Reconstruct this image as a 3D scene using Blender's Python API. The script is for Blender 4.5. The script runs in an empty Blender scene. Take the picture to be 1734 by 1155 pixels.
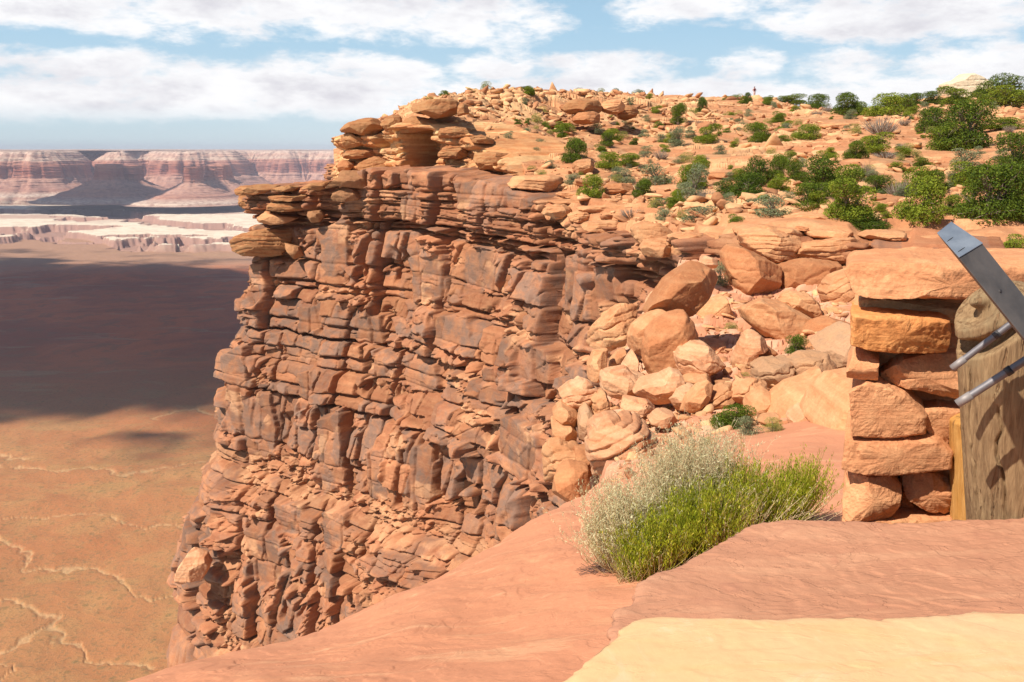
import bpy, bmesh, math, random
import numpy as np
from mathutils import Vector, Matrix

# ------------------------------------------------------------------ camera, sky, sun
SC = bpy.context.scene
C = SC.collection
F, CXP, CYP = 1500.0, 867.0, 577.5
TH = math.atan((577.5-255)/1500.0)
ct, st = math.cos(TH), math.sin(TH)
cam_d = bpy.data.cameras.new('camera'); cam = bpy.data.objects.new('camera', cam_d); C.objects.link(cam)
cam.location = (0, 0, 0); cam.rotation_euler = (math.pi/2 - TH, 0, 0)
cam_d.sensor_fit = 'HORIZONTAL'; cam_d.sensor_width = 36; cam_d.lens = 36*F/1734.0
cam_d.clip_start = 0.05; cam_d.clip_end = 60000
SC.camera = cam
SC.view_settings.view_transform = 'Standard'; SC.view_settings.look = 'None'
SC.view_settings.exposure = 0.39; SC.view_settings.gamma = 1.0
SC.cycles.use_denoising = True
SC.cycles.max_bounces = 6; SC.cycles.diffuse_bounces = 2; SC.cycles.volume_bounces = 0
SC.cycles.transparent_max_bounces = 12

SUN_EL = math.radians(50); SUN_DIR_XY = (-0.80, -0.60)
sd = Vector((SUN_DIR_XY[0]*math.cos(SUN_EL), SUN_DIR_XY[1]*math.cos(SUN_EL), math.sin(SUN_EL))).normalized()
sun_d = bpy.data.lights.new('sun', 'SUN'); sun = bpy.data.objects.new('sun', sun_d); C.objects.link(sun)
sun_d.energy = 5.0; sun_d.angle = math.radians(0.53); sun_d.color = (1.0, 0.93, 0.83)
sun.rotation_euler = sd.to_track_quat('Z', 'Y').to_euler()

def nodes_of(tree):
    tree.nodes.clear(); return tree.nodes, tree.links
class NT:
    def __init__(s, tree): s.t = tree; s.n = tree.nodes; s.l = tree.links; s.n.clear()
    def new(s, typ, **kw):
        n = s.n.new(typ)
        for k, v in kw.items(): setattr(n, k, v)
        return n
    def link(s, a, b): s.l.new(a, b)
    def put(s, sock, v):
        if hasattr(v, 'is_output'): s.l.new(v, sock)
        elif v is not None:
            if isinstance(v, (tuple, list)) and len(v) == 3 and sock.type == 'RGBA': v = (*v, 1)
            sock.default_value = v
    def m(s, op, a, b=None, c=None, clamp=False):
        n = s.new('ShaderNodeMath', operation=op, use_clamp=clamp)
        s.put(n.inputs[0], a); s.put(n.inputs[1], b); s.put(n.inputs[2], c); return n.outputs[0]
    def mix(s, f, a, b, typ='MIX'):
        n = s.new('ShaderNodeMix', data_type='RGBA', blend_type=typ, clamp_factor=True)
        s.put(n.inputs[0], f); s.put(n.inputs[6], a); s.put(n.inputs[7], b); return n.outputs[2]
    def noise(s, vec, scale, detail=4, rough=0.55, dist=0.0, dim='3D', w=None):
        n = s.new('ShaderNodeTexNoise', noise_dimensions=dim)
        s.put(n.inputs['Vector'], vec); n.inputs['Scale'].default_value = scale
        n.inputs['Detail'].default_value = detail; n.inputs['Roughness'].default_value = rough
        n.inputs['Distortion'].default_value = dist; return n.outputs['Fac']
    def vor(s, vec, scale, feature='F1', rnd=1.0):
        n = s.new('ShaderNodeTexVoronoi', feature=feature); s.put(n.inputs['Vector'], vec)
        n.inputs['Scale'].default_value = scale; n.inputs['Randomness'].default_value = rnd; return n
    def ramp(s, f, pts, interp='LINEAR'):
        n = s.new('ShaderNodeValToRGB'); n.color_ramp.interpolation = interp
        e = n.color_ramp.elements
        while len(e) > 2: e.remove(e[-1])
        for i, (p, c) in enumerate(pts):
            if i > 1: e.new(p)
            e[i].position = p; e[i].color = (c, c, c, 1) if not isinstance(c, (tuple, list)) else (*c, 1)
        s.put(n.inputs[0], f); return n.outputs[0]
    def rng(s, v, a, b, c=0.0, d=1.0, smooth=True):
        n = s.new('ShaderNodeMapRange', interpolation_type='SMOOTHSTEP' if smooth else 'LINEAR')
        s.put(n.inputs[0], v)
        for i, q in enumerate((a, b, c, d)): n.inputs[1+i].default_value = q
        return n.outputs[0]
    def scalevec(s, vec, sc, loc=(0, 0, 0), rot=(0, 0, 0)):
        n = s.new('ShaderNodeMapping'); s.put(n.inputs[0], vec); n.inputs['Scale'].default_value = sc
        n.inputs['Location'].default_value = loc; n.inputs['Rotation'].default_value = rot; return n.outputs[0]

def P(px, py, Y):
    u, v = px-CXP, py-CYP
    den = F*ct - v*st
    return (u*Y/den, Y, -(F*st + v*ct)*Y/den)
def P2(px, py, z):
    u, v = px-CXP, py-CYP
    Y = -z*(F*ct - v*st)/(F*st + v*ct)
    return (u*Y/(F*ct - v*st), Y, z)
def az_el(px, py):
    x, y, z = P(px, py, 1.0); return math.atan2(x, y), math.atan2(z, math.hypot(x, y))

# world: Nishita sky with procedural clouds laid out by azimuth and elevation
W = bpy.data.worlds.new('World'); SC.world = W; W.use_nodes = True
t = NT(W.node_tree)
sky = t.new('ShaderNodeTexSky', sky_type='NISHITA'); sky.sun_disc = False
sky.sun_elevation = SUN_EL; sky.sun_rotation = math.atan2(sd.x, sd.y)
sky.altitude = 1800; sky.air_density = 1.0; sky.dust_density = 1.6; sky.ozone_density = 2.0
tc = t.new('ShaderNodeTexCoord'); sp = t.new('ShaderNodeSeparateXYZ'); t.link(tc.outputs['Generated'], sp.inputs[0])
X, Y_, Z = sp.outputs
az = t.m('ARCTAN2', X, Y_); el = t.m('ARCSINE', Z)
cmb = t.new('ShaderNodeCombineXYZ'); t.link(az, cmb.inputs[0]); t.link(t.m('MULTIPLY', el, 2.6), cmb.inputs[1])
uv = cmb.outputs[0]
# warp for ragged edges
nA = t.noise(uv, 5.0, 9, 0.62, 0.25); nB = t.noise(uv, 17.0, 8, 0.66, 0.1)
sh1 = t.noise(t.scalevec(uv, (1, 1, 1), (0.012, -0.03, 3.1)), 9.0, 8, 0.6)
BL = [  # px, py, half width px, half height px, weight
    (480, 20, 520, 52, 1.0), (760, 40, 200, 45, .9), (120, 10, 330, 34, .8), (1180, 10, 190, 42, 1.0), (1480, 30, 240, 44, .95),
    (1680, 5, 160, 40, .9), (110, 108, 210, 26, 1.0), (60, 158, 300, 40, 1.0), (330, 145, 170, 44, 1.0), (560, 108, 140, 30, .95),
    (560, 152, 260, 40, 1.0), (670, 125, 110, 28, .95), (830, 118, 90, 34, .95), (1040, 115, 140, 32, 1.0), (1265, 105, 70, 36, 1.0),
    (1430, 118, 100, 38, 1.0), (1640, 112, 150, 34, .95), (980, 158, 400, 34, 1.0), (1400, 160, 420, 34, 1.0), (420, 75, 130, 12, .6),
    (965, 35, 40, 9, .6), (250, 178, 520, 24, .9), (780, 172, 260, 26, .9)]
acc = None
for (px, py, hw, hh, wt) in BL:
    a0, e0 = az_el(px, py); ra = hw/1500.0; re = hh/1500.0
    da = t.m('DIVIDE', t.m('SUBTRACT', az, a0), ra); de = t.m('DIVIDE', t.m('SUBTRACT', el, e0), re)
    r2 = t.m('ADD', t.m('MULTIPLY', da, da), t.m('MULTIPLY', de, de))
    g = t.m('MULTIPLY', t.m('SUBTRACT', 1.0, t.m('MULTIPLY', r2, 0.55)), wt)
    acc = g if acc is None else t.m('SMOOTH_MAX', acc, g, 0.15)
high = t.rng(el, 0.16, 0.24, 0.0, 0.34)      # above the frame the noise alone decides
acc = t.m('MAXIMUM', t.m('MAXIMUM', acc, high), t.m('MULTIPLY', 0.22, 1.0))
low = t.rng(el, 0.012, 0.050, 0.0, 1.0)
dens = t.m('ADD', t.m('MULTIPLY', acc, 0.62), t.m('ADD', t.m('MULTIPLY', nA, 1.15), t.m('MULTIPLY', nB, 0.85)))
fac = t.m('MULTIPLY', t.rng(dens, 1.25, 1.55), t.m('MULTIPLY', low, 0.97))
core = t.rng(dens, 1.50, 2.05)
shade = t.mix(t.m('MULTIPLY', t.rng(t.m('ADD', t.m('MULTIPLY', core, 0.5), t.m('MULTIPLY', sh1, 1.3)), 0.50, 1.15), 0.95), (0.82, 0.815, 0.82), (0.55, 0.535, 0.58))
bgS = t.new('ShaderNodeBackground'); t.link(t.mix(t.rng(el, 0.10, 0.35, 0.85, 0.0), sky.outputs[0], t.mix(t.rng(el, -.02, 0.15), (7.7, 9.2, 9.9), (4.9, 7.6, 9.7))), bgS.inputs[0]); bgS.inputs[1].default_value = 0.07
bgC = t.new('ShaderNodeBackground'); t.link(shade, bgC.inputs[0]); bgC.inputs[1].default_value = 0.98
ms = t.new('ShaderNodeMixShader'); t.link(fac, ms.inputs[0]); t.link(bgS.outputs[0], ms.inputs[1]); t.link(bgC.outputs[0], ms.inputs[2])
wo = t.new('ShaderNodeOutputWorld'); t.link(ms.outputs[0], wo.inputs[0])

# ------------------------------------------------------------------ numpy noise
def _h(ix, iy, iz, seed):
    with np.errstate(over='ignore'):
        h = (ix.astype(np.int64).astype(np.uint32)*np.uint32(374761393) + iy.astype(np.int64).astype(np.uint32)*np.uint32(668265263)
             + iz.astype(np.int64).astype(np.uint32)*np.uint32(2147483647-9) + np.uint32((seed*974711+12345) & 0xffffffff))
        h ^= h >> np.uint32(13); h *= np.uint32(1274126177); h ^= h >> np.uint32(16)
        h *= np.uint32(2246822519); h ^= h >> np.uint32(15)
    return h.astype(np.float64)/4294967296.0
def vn2(x, y, seed=0):
    x = np.asarray(x, float); y = np.asarray(y, float); x, y = np.broadcast_arrays(x, y)
    ix = np.floor(x); iy = np.floor(y); fx = x-ix; fy = y-iy; z = np.zeros_like(ix)
    sx = fx*fx*fx*(fx*(fx*6-15)+10); sy = fy*fy*fy*(fy*(fy*6-15)+10)
    a = _h(ix, iy, z, seed); b = _h(ix+1, iy, z, seed); c = _h(ix, iy+1, z, seed); d = _h(ix+1, iy+1, z, seed)
    return ((a+(b-a)*sx)*(1-sy) + (c+(d-c)*sx)*sy)*2-1
def vn3(x, y, z, seed=0):
    ix = np.floor(x); iy = np.floor(y); iz = np.floor(z); fx = x-ix; fy = y-iy; fz = z-iz
    sx = fx*fx*(3-2*fx); sy = fy*fy*(3-2*fy); sz = fz*fz*(3-2*fz)
    r = 0
    for k in (0, 1):
        a = _h(ix, iy, iz+k, seed); b = _h(ix+1, iy, iz+k, seed); c = _h(ix, iy+1, iz+k, seed); d = _h(ix+1, iy+1, iz+k, seed)
        v = (a+(b-a)*sx)*(1-sy) + (c+(d-c)*sx)*sy
        r = r + v*(sz if k else 1-sz)
    return r*2-1
def fbm2(x, y, o=4, seed=0, g=0.5, l=2.03):
    r = 0; a = 1; n = 0
    for i in range(o):
        r = r + a*vn2(np.asarray(x)*l**i+i*17.3, np.asarray(y)*l**i-i*9.1, seed+i); n += a; a *= g
    return r/n
def fbm3(p, sc, o=4, seed=0, g=0.5):
    r = 0; a = 1; n = 0
    for i in range(o):
        q = p*sc*(2.03**i)+i*7.7
        r = r + a*vn3(q[..., 0], q[..., 1], q[..., 2], seed+i); n += a; a *= g
    return r/n
def vor2(x, y, seed=0, jit=0.85, k=2.0):
    """F1, F2 edge gap, cell randoms, offset to the cell centre"""
    ix = np.floor(x); iy = np.floor(y); z = np.zeros_like(ix)
    b1 = np.full(x.shape, 9.0); b2 = np.full(x.shape, 9.0)
    r1 = np.zeros(x.shape); r2 = r1.copy(); r3 = r1.copy(); dx = r1.copy(); dy = r1.copy()
    for i in (-1, 0, 1):
        for j in (-1, 0, 1):
            cx = ix+i; cy = iy+j
            h1 = _h(cx, cy, z, seed); h2 = _h(cx, cy, z, seed+91)
            ox = cx+0.5+(h1-.5)*jit-x; oy = cy+0.5+(h2-.5)*jit-y
            if k == 1: d = np.abs(ox)+np.abs(oy)
            elif k > 5: d = np.maximum(np.abs(ox), np.abs(oy))
            else: d = np.sqrt(ox*ox+oy*oy)
            m = d < b1
            b2 = np.where(m, b1, np.minimum(b2, d))
            b1 = np.where(m, d, b1)
            r1 = np.where(m, _h(cx, cy, z, seed+7), r1); r2 = np.where(m, _h(cx, cy, z, seed+8), r2); r3 = np.where(m, _h(cx, cy, z, seed+9), r3)
            dx = np.where(m, -ox, dx); dy = np.where(m, -oy, dy)
    return b1, b2-b1, r1, r2, r3, dx, dy
def sstep(a, b, x):
    t_ = np.clip((x-a)/(b-a), 0, 1); return t_*t_*(3-2*t_)

# ------------------------------------------------------------------ objects
def tag(o, label=None, cat=None, group=None, kind=None):
    if label: o['label'] = label
    if cat: o['category'] = cat
    if group: o['group'] = group
    if kind: o['kind'] = kind
    return o
def mesh_from(name, V, Fq, mats, smooth=False, attrs=None, parent=None, loc=None):
    V = np.ascontiguousarray(V, dtype=np.float32).reshape(-1, 3); Fq = np.ascontiguousarray(Fq, dtype=np.int32)
    if loc is not None: V = V - np.array(loc, dtype=np.float32)
    k = Fq.shape[1]; n = len(Fq)
    me = bpy.data.meshes.new(name)
    me.vertices.add(len(V)); me.vertices.foreach_set('co', V.ravel())
    me.loops.add(n*k); me.loops.foreach_set('vertex_index', Fq.ravel())
    me.polygons.add(n); me.polygons.foreach_set('loop_start', np.arange(n, dtype=np.int32)*k)
    if smooth: me.polygons.foreach_set('use_smooth', np.ones(n, bool))
    me.update(calc_edges=True)
    for a, v in (attrs or {}).items():
        at = me.attributes.new(a, 'FLOAT', 'POINT'); at.data.foreach_set('value', np.ascontiguousarray(v, dtype=np.float32).ravel())
    me.materials.append(mats)
    o = bpy.data.objects.new(name, me); C.objects.link(o)
    if loc is not None: o.location = loc
    if parent is not None: o.parent = parent
    return o
def gridfaces(nr, nc, flip=False):
    i = np.arange(nr-1)[:, None]*nc + np.arange(nc-1)[None, :]
    q = np.stack([i, i+1, i+nc+1, i+nc], -1).reshape(-1, 4)
    return q[:, ::-1] if flip else q
def grid_obj(name, X, Yv, Zv, mat, smooth=False, attrs=None, flip=False, keep=None):
    nr, nc = X.shape
    V = np.stack([X, Yv, Zv], -1).reshape(-1, 3); f = gridfaces(nr, nc, flip)
    if keep is not None:
        k = keep.ravel()[f].any(1); f = f[k]
    return mesh_from(name, V, f, mat, smooth, attrs)
def empty(name, loc, rz=0, label=None, cat=None, group=None):
    o = bpy.data.objects.new(name, None); C.objects.link(o); o.location = loc; o.rotation_euler = (0, 0, rz)
    o.empty_display_size = 0.2
    return tag(o, label, cat, group)

# ------------------------------------------------------------------ materials
def new_mat(name):
    m = bpy.data.materials.new(name); m.use_nodes = True; return m, NT(m.node_tree)
def finish(t, col, rough=0.9, bump=None, bstr=0.5, bdist=0.05, spec=0.25, metal=0.0, trans=None):
    b = t.new('ShaderNodeBsdfPrincipled'); t.put(b.inputs['Base Color'], col); t.put(b.inputs['Roughness'], rough)
    b.inputs['Specular IOR Level'].default_value = spec; b.inputs['Metallic'].default_value = metal
    if bump is not None:
        bn = t.new('ShaderNodeBump'); bn.inputs['Strength'].default_value = bstr; bn.inputs['Distance'].default_value = bdist
        t.put(bn.inputs['Height'], bump); t.link(bn.outputs[0], b.inputs['Normal'])
    out = t.new('ShaderNodeOutputMaterial'); sh = b.outputs[0]
    if trans:
        tr = t.new('ShaderNodeBsdfTranslucent'); t.put(tr.inputs[0], col)
        mx = t.new('ShaderNodeMixShader'); mx.inputs[0].default_value = trans; t.link(sh, mx.inputs[1]); t.link(tr.outputs[0], mx.inputs[2]); sh = mx.outputs[0]
    t.link(sh, out.inputs[0]); return b

def warm(c): return (c[0]*.98, c[1]*.91, c[2]*.76)
def rock_mat(name, A, B, Cc, big=0.6, bed=6.0, grain=30.0, bstr=0.6, bdist=0.03, varn=None, bedmix=0.25, pale=(0.62, 0.42, 0.26)):
    """sandstone: two base tones, a stained tone, thin bedding and grain"""
    A, B, Cc, pale = warm(A), warm(B), warm(Cc), warm(pale)
    m, t = new_mat(name)
    tc = t.new('ShaderNodeTexCoord'); oc = tc.outputs['Object']
    info = t.new('ShaderNodeObjectInfo')
    add = t.new('ShaderNodeVectorMath', operation='ADD'); t.link(oc, add.inputs[0])
    sc_ = t.new('ShaderNodeVectorMath', operation='SCALE'); t.link(info.outputs['Random'], sc_.inputs['Scale']); sc_.inputs[0].default_value = (37, 53, 11)
    t.link(sc_.outputs[0], add.inputs[1]); oc = add.outputs[0]
    n1 = t.noise(oc, big, 6, 0.6); n2 = t.noise(oc, big*4.7, 6, 0.65, 0.3)
    bedv = t.scalevec(oc, (0.35, 0.35, bed)); nb = t.noise(bedv, 1.0, 5, 0.6, 0.35)
    g = t.noise(oc, grain, 4, 0.7)
    col = t.mix(t.rng(n1, 0.3, 0.7), A, B)
    col = t.mix(t.m('MULTIPLY', t.rng(n2, 0.45, 0.75), 0.8), col, Cc)
    col = t.mix(t.m('MULTIPLY', t.rng(nb, 0.35, 0.7), bedmix), col, pale)
    at = t.new('ShaderNodeAttribute', attribute_name='tone')
    if varn is not None:
        vt = t.new('ShaderNodeAttribute', attribute_name='varn')
        vf = t.m('MULTIPLY', vt.outputs['Fac'], t.rng(t.noise(oc, big*3, 5, 0.65, 0.6), 0.35, 0.62, 0.15, 1.0))
        col = t.mix(vf, col, varn)
        pt = t.new('ShaderNodeAttribute', attribute_name='pale')
        col = t.mix(t.m('MULTIPLY', pt.outputs['Fac'], t.rng(n2, 0.3, 0.65, 0.4, 1.0)), col, pale)
        tn = t.m('ADD', t.m('MULTIPLY', at.outputs['Fac'], 0.5), 0.75)
    else:
        tn = t.m('ADD', t.m('MULTIPLY', info.outputs['Random'], 0.24), 0.88)
    gg = t.m('MULTIPLY', tn, t.rng(g, 0.25, 0.75, 0.82, 1.16, False))
    hs = t.new('ShaderNodeHueSaturation'); t.put(hs.inputs['Value'], gg); t.put(hs.inputs['Color'], col)
    h = t.m('ADD', t.m('MULTIPLY', n2, 1.2), t.m('ADD', t.m('MULTIPLY', nb, 0.9), t.m('MULTIPLY', g, 0.35)))
    finish(t, hs.outputs[0], 0.92, h, bstr, bdist, 0.15)
    return m

M = {}
M['cliff'] = rock_mat('cliff_sandstone', (0.43, 0.192, 0.108), (0.31, 0.122, 0.070), (0.48, 0.235, 0.135), 0.35, 5.0, 22, 0.7, 0.05, varn=(0.235, 0.135, 0.092), bedmix=0.2, pale=(0.60, 0.335, 0.205))
M['upper'] = rock_mat('upper_sandstone', (0.50, 0.225, 0.105), (0.43, 0.17, 0.08), (0.55, 0.31, 0.16), 0.5, 7.0, 20, 0.7, 0.06, varn=(0.38, 0.24, 0.13), bedmix=0.4, pale=(0.70, 0.47, 0.27))
M['soil'] = rock_mat('desert_soil', (0.50, 0.235, 0.13), (0.43, 0.185, 0.10), (0.55, 0.30, 0.18), 0.25, 3.0, 9, 0.6, 0.08, varn=(0.40, 0.28, 0.15), bedmix=0.2, pale=(0.66, 0.44, 0.26))
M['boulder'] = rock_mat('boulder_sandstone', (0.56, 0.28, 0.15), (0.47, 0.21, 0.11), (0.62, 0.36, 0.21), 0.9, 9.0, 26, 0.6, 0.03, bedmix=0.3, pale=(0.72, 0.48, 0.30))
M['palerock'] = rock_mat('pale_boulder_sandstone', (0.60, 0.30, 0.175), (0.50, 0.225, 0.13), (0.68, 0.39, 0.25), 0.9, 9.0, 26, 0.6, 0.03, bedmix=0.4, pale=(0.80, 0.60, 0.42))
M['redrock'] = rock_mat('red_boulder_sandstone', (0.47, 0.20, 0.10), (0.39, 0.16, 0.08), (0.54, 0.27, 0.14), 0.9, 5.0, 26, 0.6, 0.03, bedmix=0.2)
M['greyrock'] = rock_mat('grey_boulder_sandstone', (0.46, 0.28, 0.19), (0.52, 0.29, 0.17), (0.38, 0.25, 0.18), 0.9, 9.0, 26, 0.6, 0.03, bedmix=0.2)
M['block'] = rock_mat('masonry_sandstone', (0.62, 0.30, 0.165), (0.53, 0.24, 0.13), (0.68, 0.38, 0.22), 3.0, 22.0, 90, 0.7, 0.012, bedmix=0.25, pale=(0.74, 0.46, 0.28))
M['orangeblock'] = rock_mat('orange_masonry', (0.64, 0.29, 0.115), (0.57, 0.225, 0.085), (0.70, 0.37, 0.17), 3.0, 18.0, 90, 0.7, 0.012, bedmix=0.2, pale=(0.78, 0.48, 0.2))
M['greyblock'] = rock_mat('buff_masonry', (0.56, 0.40, 0.26), (0.48, 0.31, 0.2), (0.62, 0.46, 0.31), 3.0, 30.0, 60, 0.9, 0.015, bedmix=0.2)
M['knob'] = rock_mat('pale_knob', (0.62, 0.54, 0.44), (0.56, 0.45, 0.35), (0.66, 0.60, 0.52), 0.4, 2.0, 8, 0.6, 0.1, bedmix=0.3, pale=(0.70, 0.66, 0.58))
HAZE = 0.000063

# ------------------------------------------------------------------ the mesa: cliff wall
def resample(pts, ds_fn):
    pts = np.array(pts, float)
    for _ in range(3):                                   # corner cutting
        a = pts[:-1]*.75+pts[1:]*.25; b = pts[:-1]*.25+pts[1:]*.75
        pts = np.vstack([pts[:1], np.stack([a, b], 1).reshape(-1, pts.shape[1]), pts[-1:]])
    seg = np.hypot(*(pts[1:, :2]-pts[:-1, :2]).T); s = np.r_[0, np.cumsum(seg)]
    out = [0.0]
    while out[-1] < s[-1]: out.append(out[-1]+ds_fn(np.interp(out[-1], s, pts[:, 0])))
    u = np.array(out[:-1]); r = np.stack([np.interp(u, s, pts[:, k]) for k in range(pts.shape[1])], 1)
    return u, r
def normals2(s, r, sm):
    g = np.arange(s[0], s[-1], 0.25); rx = np.interp(g, s, r[:, 0]); ry = np.interp(g, s, r[:, 1])
    tx = np.gradient(rx); ty = np.gradient(ry); k = max(1, int(sm/0.25)); w = np.hanning(2*k+1); w /= w.sum()
    tx = np.convolve(np.pad(tx, k, 'edge'), w, 'valid'); ty = np.convolve(np.pad(ty, k, 'edge'), w, 'valid')
    nx, ny = ty, -tx; L = np.hypot(nx, ny); nx /= L; ny /= L
    return np.interp(s, g, nx), np.interp(s, g, ny)

def wp(px, py, Y): p = P(px, py, Y); return (p[0], Y, p[2])
R1 = [(-30, 150, -2.2), (-17, 92, -2.2), (-13.6, 76, -2.0), (-14.8, 70, -2.3), (-18.0, 67.2, -2.45)] + \
     [wp(398, 317, 63.5), wp(430, 317, 61.0), wp(480, 316, 59.8), wp(520, 316, 58.8), wp(553, 314, 57.8), wp(575, 296, 57.0), wp(620, 285, 56.0),
      wp(690, 288, 53.8), wp(760, 300, 51.3), wp(840, 312, 48.6), wp(900, 335, 46.2), wp(950, 372, 43.6), wp(1000, 385, 41.3), wp(1060, 396, 38),
      wp(1110, 402, 34.5), wp(1170, 402, 31), wp(1235, 400, 28.6), wp(1330, 402, 27.6), wp(1430, 410, 27), wp(1600, 418, 26), wp(1800, 425, 24.5), (45, 16, -2.8)]
s1, r1 = resample(R1, lambda x: 0.046 if -21 < x < 4.5 else (0.07 if 4 <= x < 22 else 0.35))
nx1, ny1 = normals2(s1, r1, 3.0)
zt1 = r1[:, 2]
zs = np.r_[np.arange(1.2, -34.5, -0.046), np.linspace(-35, -60, 26), np.linspace(-70, -350, 24)]

LB = np.array([9, -2.45, -2.95, -3.5, -4.15, -4.9, -5.3, -7.5, -8.9, -9.35, -11.4, -13.2, -14.0, -15.4, -19.7, -20.9, -21.6, -22.6, -24.2, -25.4, -30.5, -36, -50, -400.])
#            offset, block w, block h, amp
LP = np.array([[.0, 2.2, 1.8, .5], [.35, 3.5, .5, .15], [.25, 3.0, .55, .22], [.40, 3.6, .65, .18], [.15, 2.5, .75, .25], [-.75, 1.4, .4, .25],
               [.10, 1.9, 2.4, .55], [-.05, 1.3, 1.0, .45], [-.40, .9, .45, .25], [.05, 2.0, 1.7, .6], [-.10, 1.2, .9, .45], [-.35, .8, .4, .25], [.0, 1.2, 1.1, .40],
               [.15, 1.9, 4.5, .75], [-.15, 1.0, .7, .35], [-.3, .6, .35, .2], [-.1, .45, .4, .18], [.15, 1.1, .7, .3], [-.1, 1.4, .8, .3],
               [.15, 1.7, 3.4, .6], [.1, 1.8, 3, .6], [0, 4, 9, 1.2], [0, 20, 60, 4]])
BATZ = np.array([2, -3, -5.2, -7.5, -12, -16, -20.3, -21.3, -22.9, -25, -32, -60, -350]); BATD = np.array([-.4, 0, .1, .35, 1.5, 2.4, 3.0, 3.2, 4.6, 5.2, 6.6, 8, 20])

def px_s(px, py):                                         # where the ray of the photo meets the nominal wall
    o = np.array([P(px, py, 1.0)]); dx_, dy_, dz_ = P(px, py, 1.0)
    best = None
    m = (s1 > 20)
    xs = r1[:, 0]; ys = r1[:, 1]
    zz = dz_*ys; off = np.interp(-zz, -BATZ, BATD)
    yy = ys + ny1*off; xx = xs + nx1*off; zz = dz_*yy
    e = np.abs(xx/yy - dx_); e[~m] = 9; e[r1[:, 1] > 64] = 9
    k = int(np.argmin(e)); return s1[k], zz[k]

def cells(u, v, seed, off, tu, tv, crack, cw, jit=.9, k=2.0, sx=1.0, sy=1.0):
    """flat broken faces: one plane per cell (offset, two tilts in metres per metre) and cracks between them"""
    f1, e, a, b, c, dx, dy = vor2(u, v, seed, jit, k)
    return off*(a-.5)*2 + tu*(b-.5)*2*dx*sx + tv*((c-.5)*2-.45)*dy*sy - crack*np.exp(-(e/cw)**2), a, b, c, e
def _part(u, seed, k, jit=.62):
    """jittered cells of a line; k: row key so every row has its own joints"""
    i = np.floor(u); J = lambda n: jit*(_h(n, k, 0*n, seed)-.5)
    i = np.where(u < i+J(i), i-1, i); i = np.where(u >= i+1+J(i+1), i+1, i)
    a = i+J(i); b = i+1+J(i+1); return i, u-(a+b)/2, np.minimum(u-a, b-u), b-a
def bricks(S, Z, w, h, seed, off, tu, tv, crack, cw, shift=0.0, lean=.12, chip=.35):
    """beds cut by upright joints: flat tilted faces, chipped corners, open cracks; metres"""
    r, dz, ez, hh = _part(Z/h+shift, seed, 0*Z)
    wr = w*(.65+.8*_h(r, 0*r, 0*r, seed+1)); ln = lean*(_h(r, 0*r, 0*r, seed+2)-.5)*2
    c, dx, ex, ww = _part((S+ln*Z)/wr+17*_h(r, 0*r, 0*r, seed+3), seed+4, r)
    a = _h(r, c, 0*r, seed+5); b = _h(r, c, 0*r, seed+6); g = _h(r, c, 0*r, seed+7); q = _h(r, c, 0*r, seed+8)
    DX, DZ = dx*wr, dz*h
    d = off*(a-.5)*2+tu*(b-.5)*2*DX/np.maximum(1, wr)+tv*((g-.5)*2-.5)*DZ/np.maximum(1, h)
    sx = np.where(b > .5, 1, -1); sz = np.where(g > .45, 1, -1)
    kk = sx*dx/ww*2+sz*dz/hh*2-(.75+.7*q); d = d-np.clip(kk, 0, None)*chip*(q < .7)
    em = np.minimum(ex*wr, ez*h); d = d-crack*np.exp(-(em/cw)**2)
    return d, a, b, g, em
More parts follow.
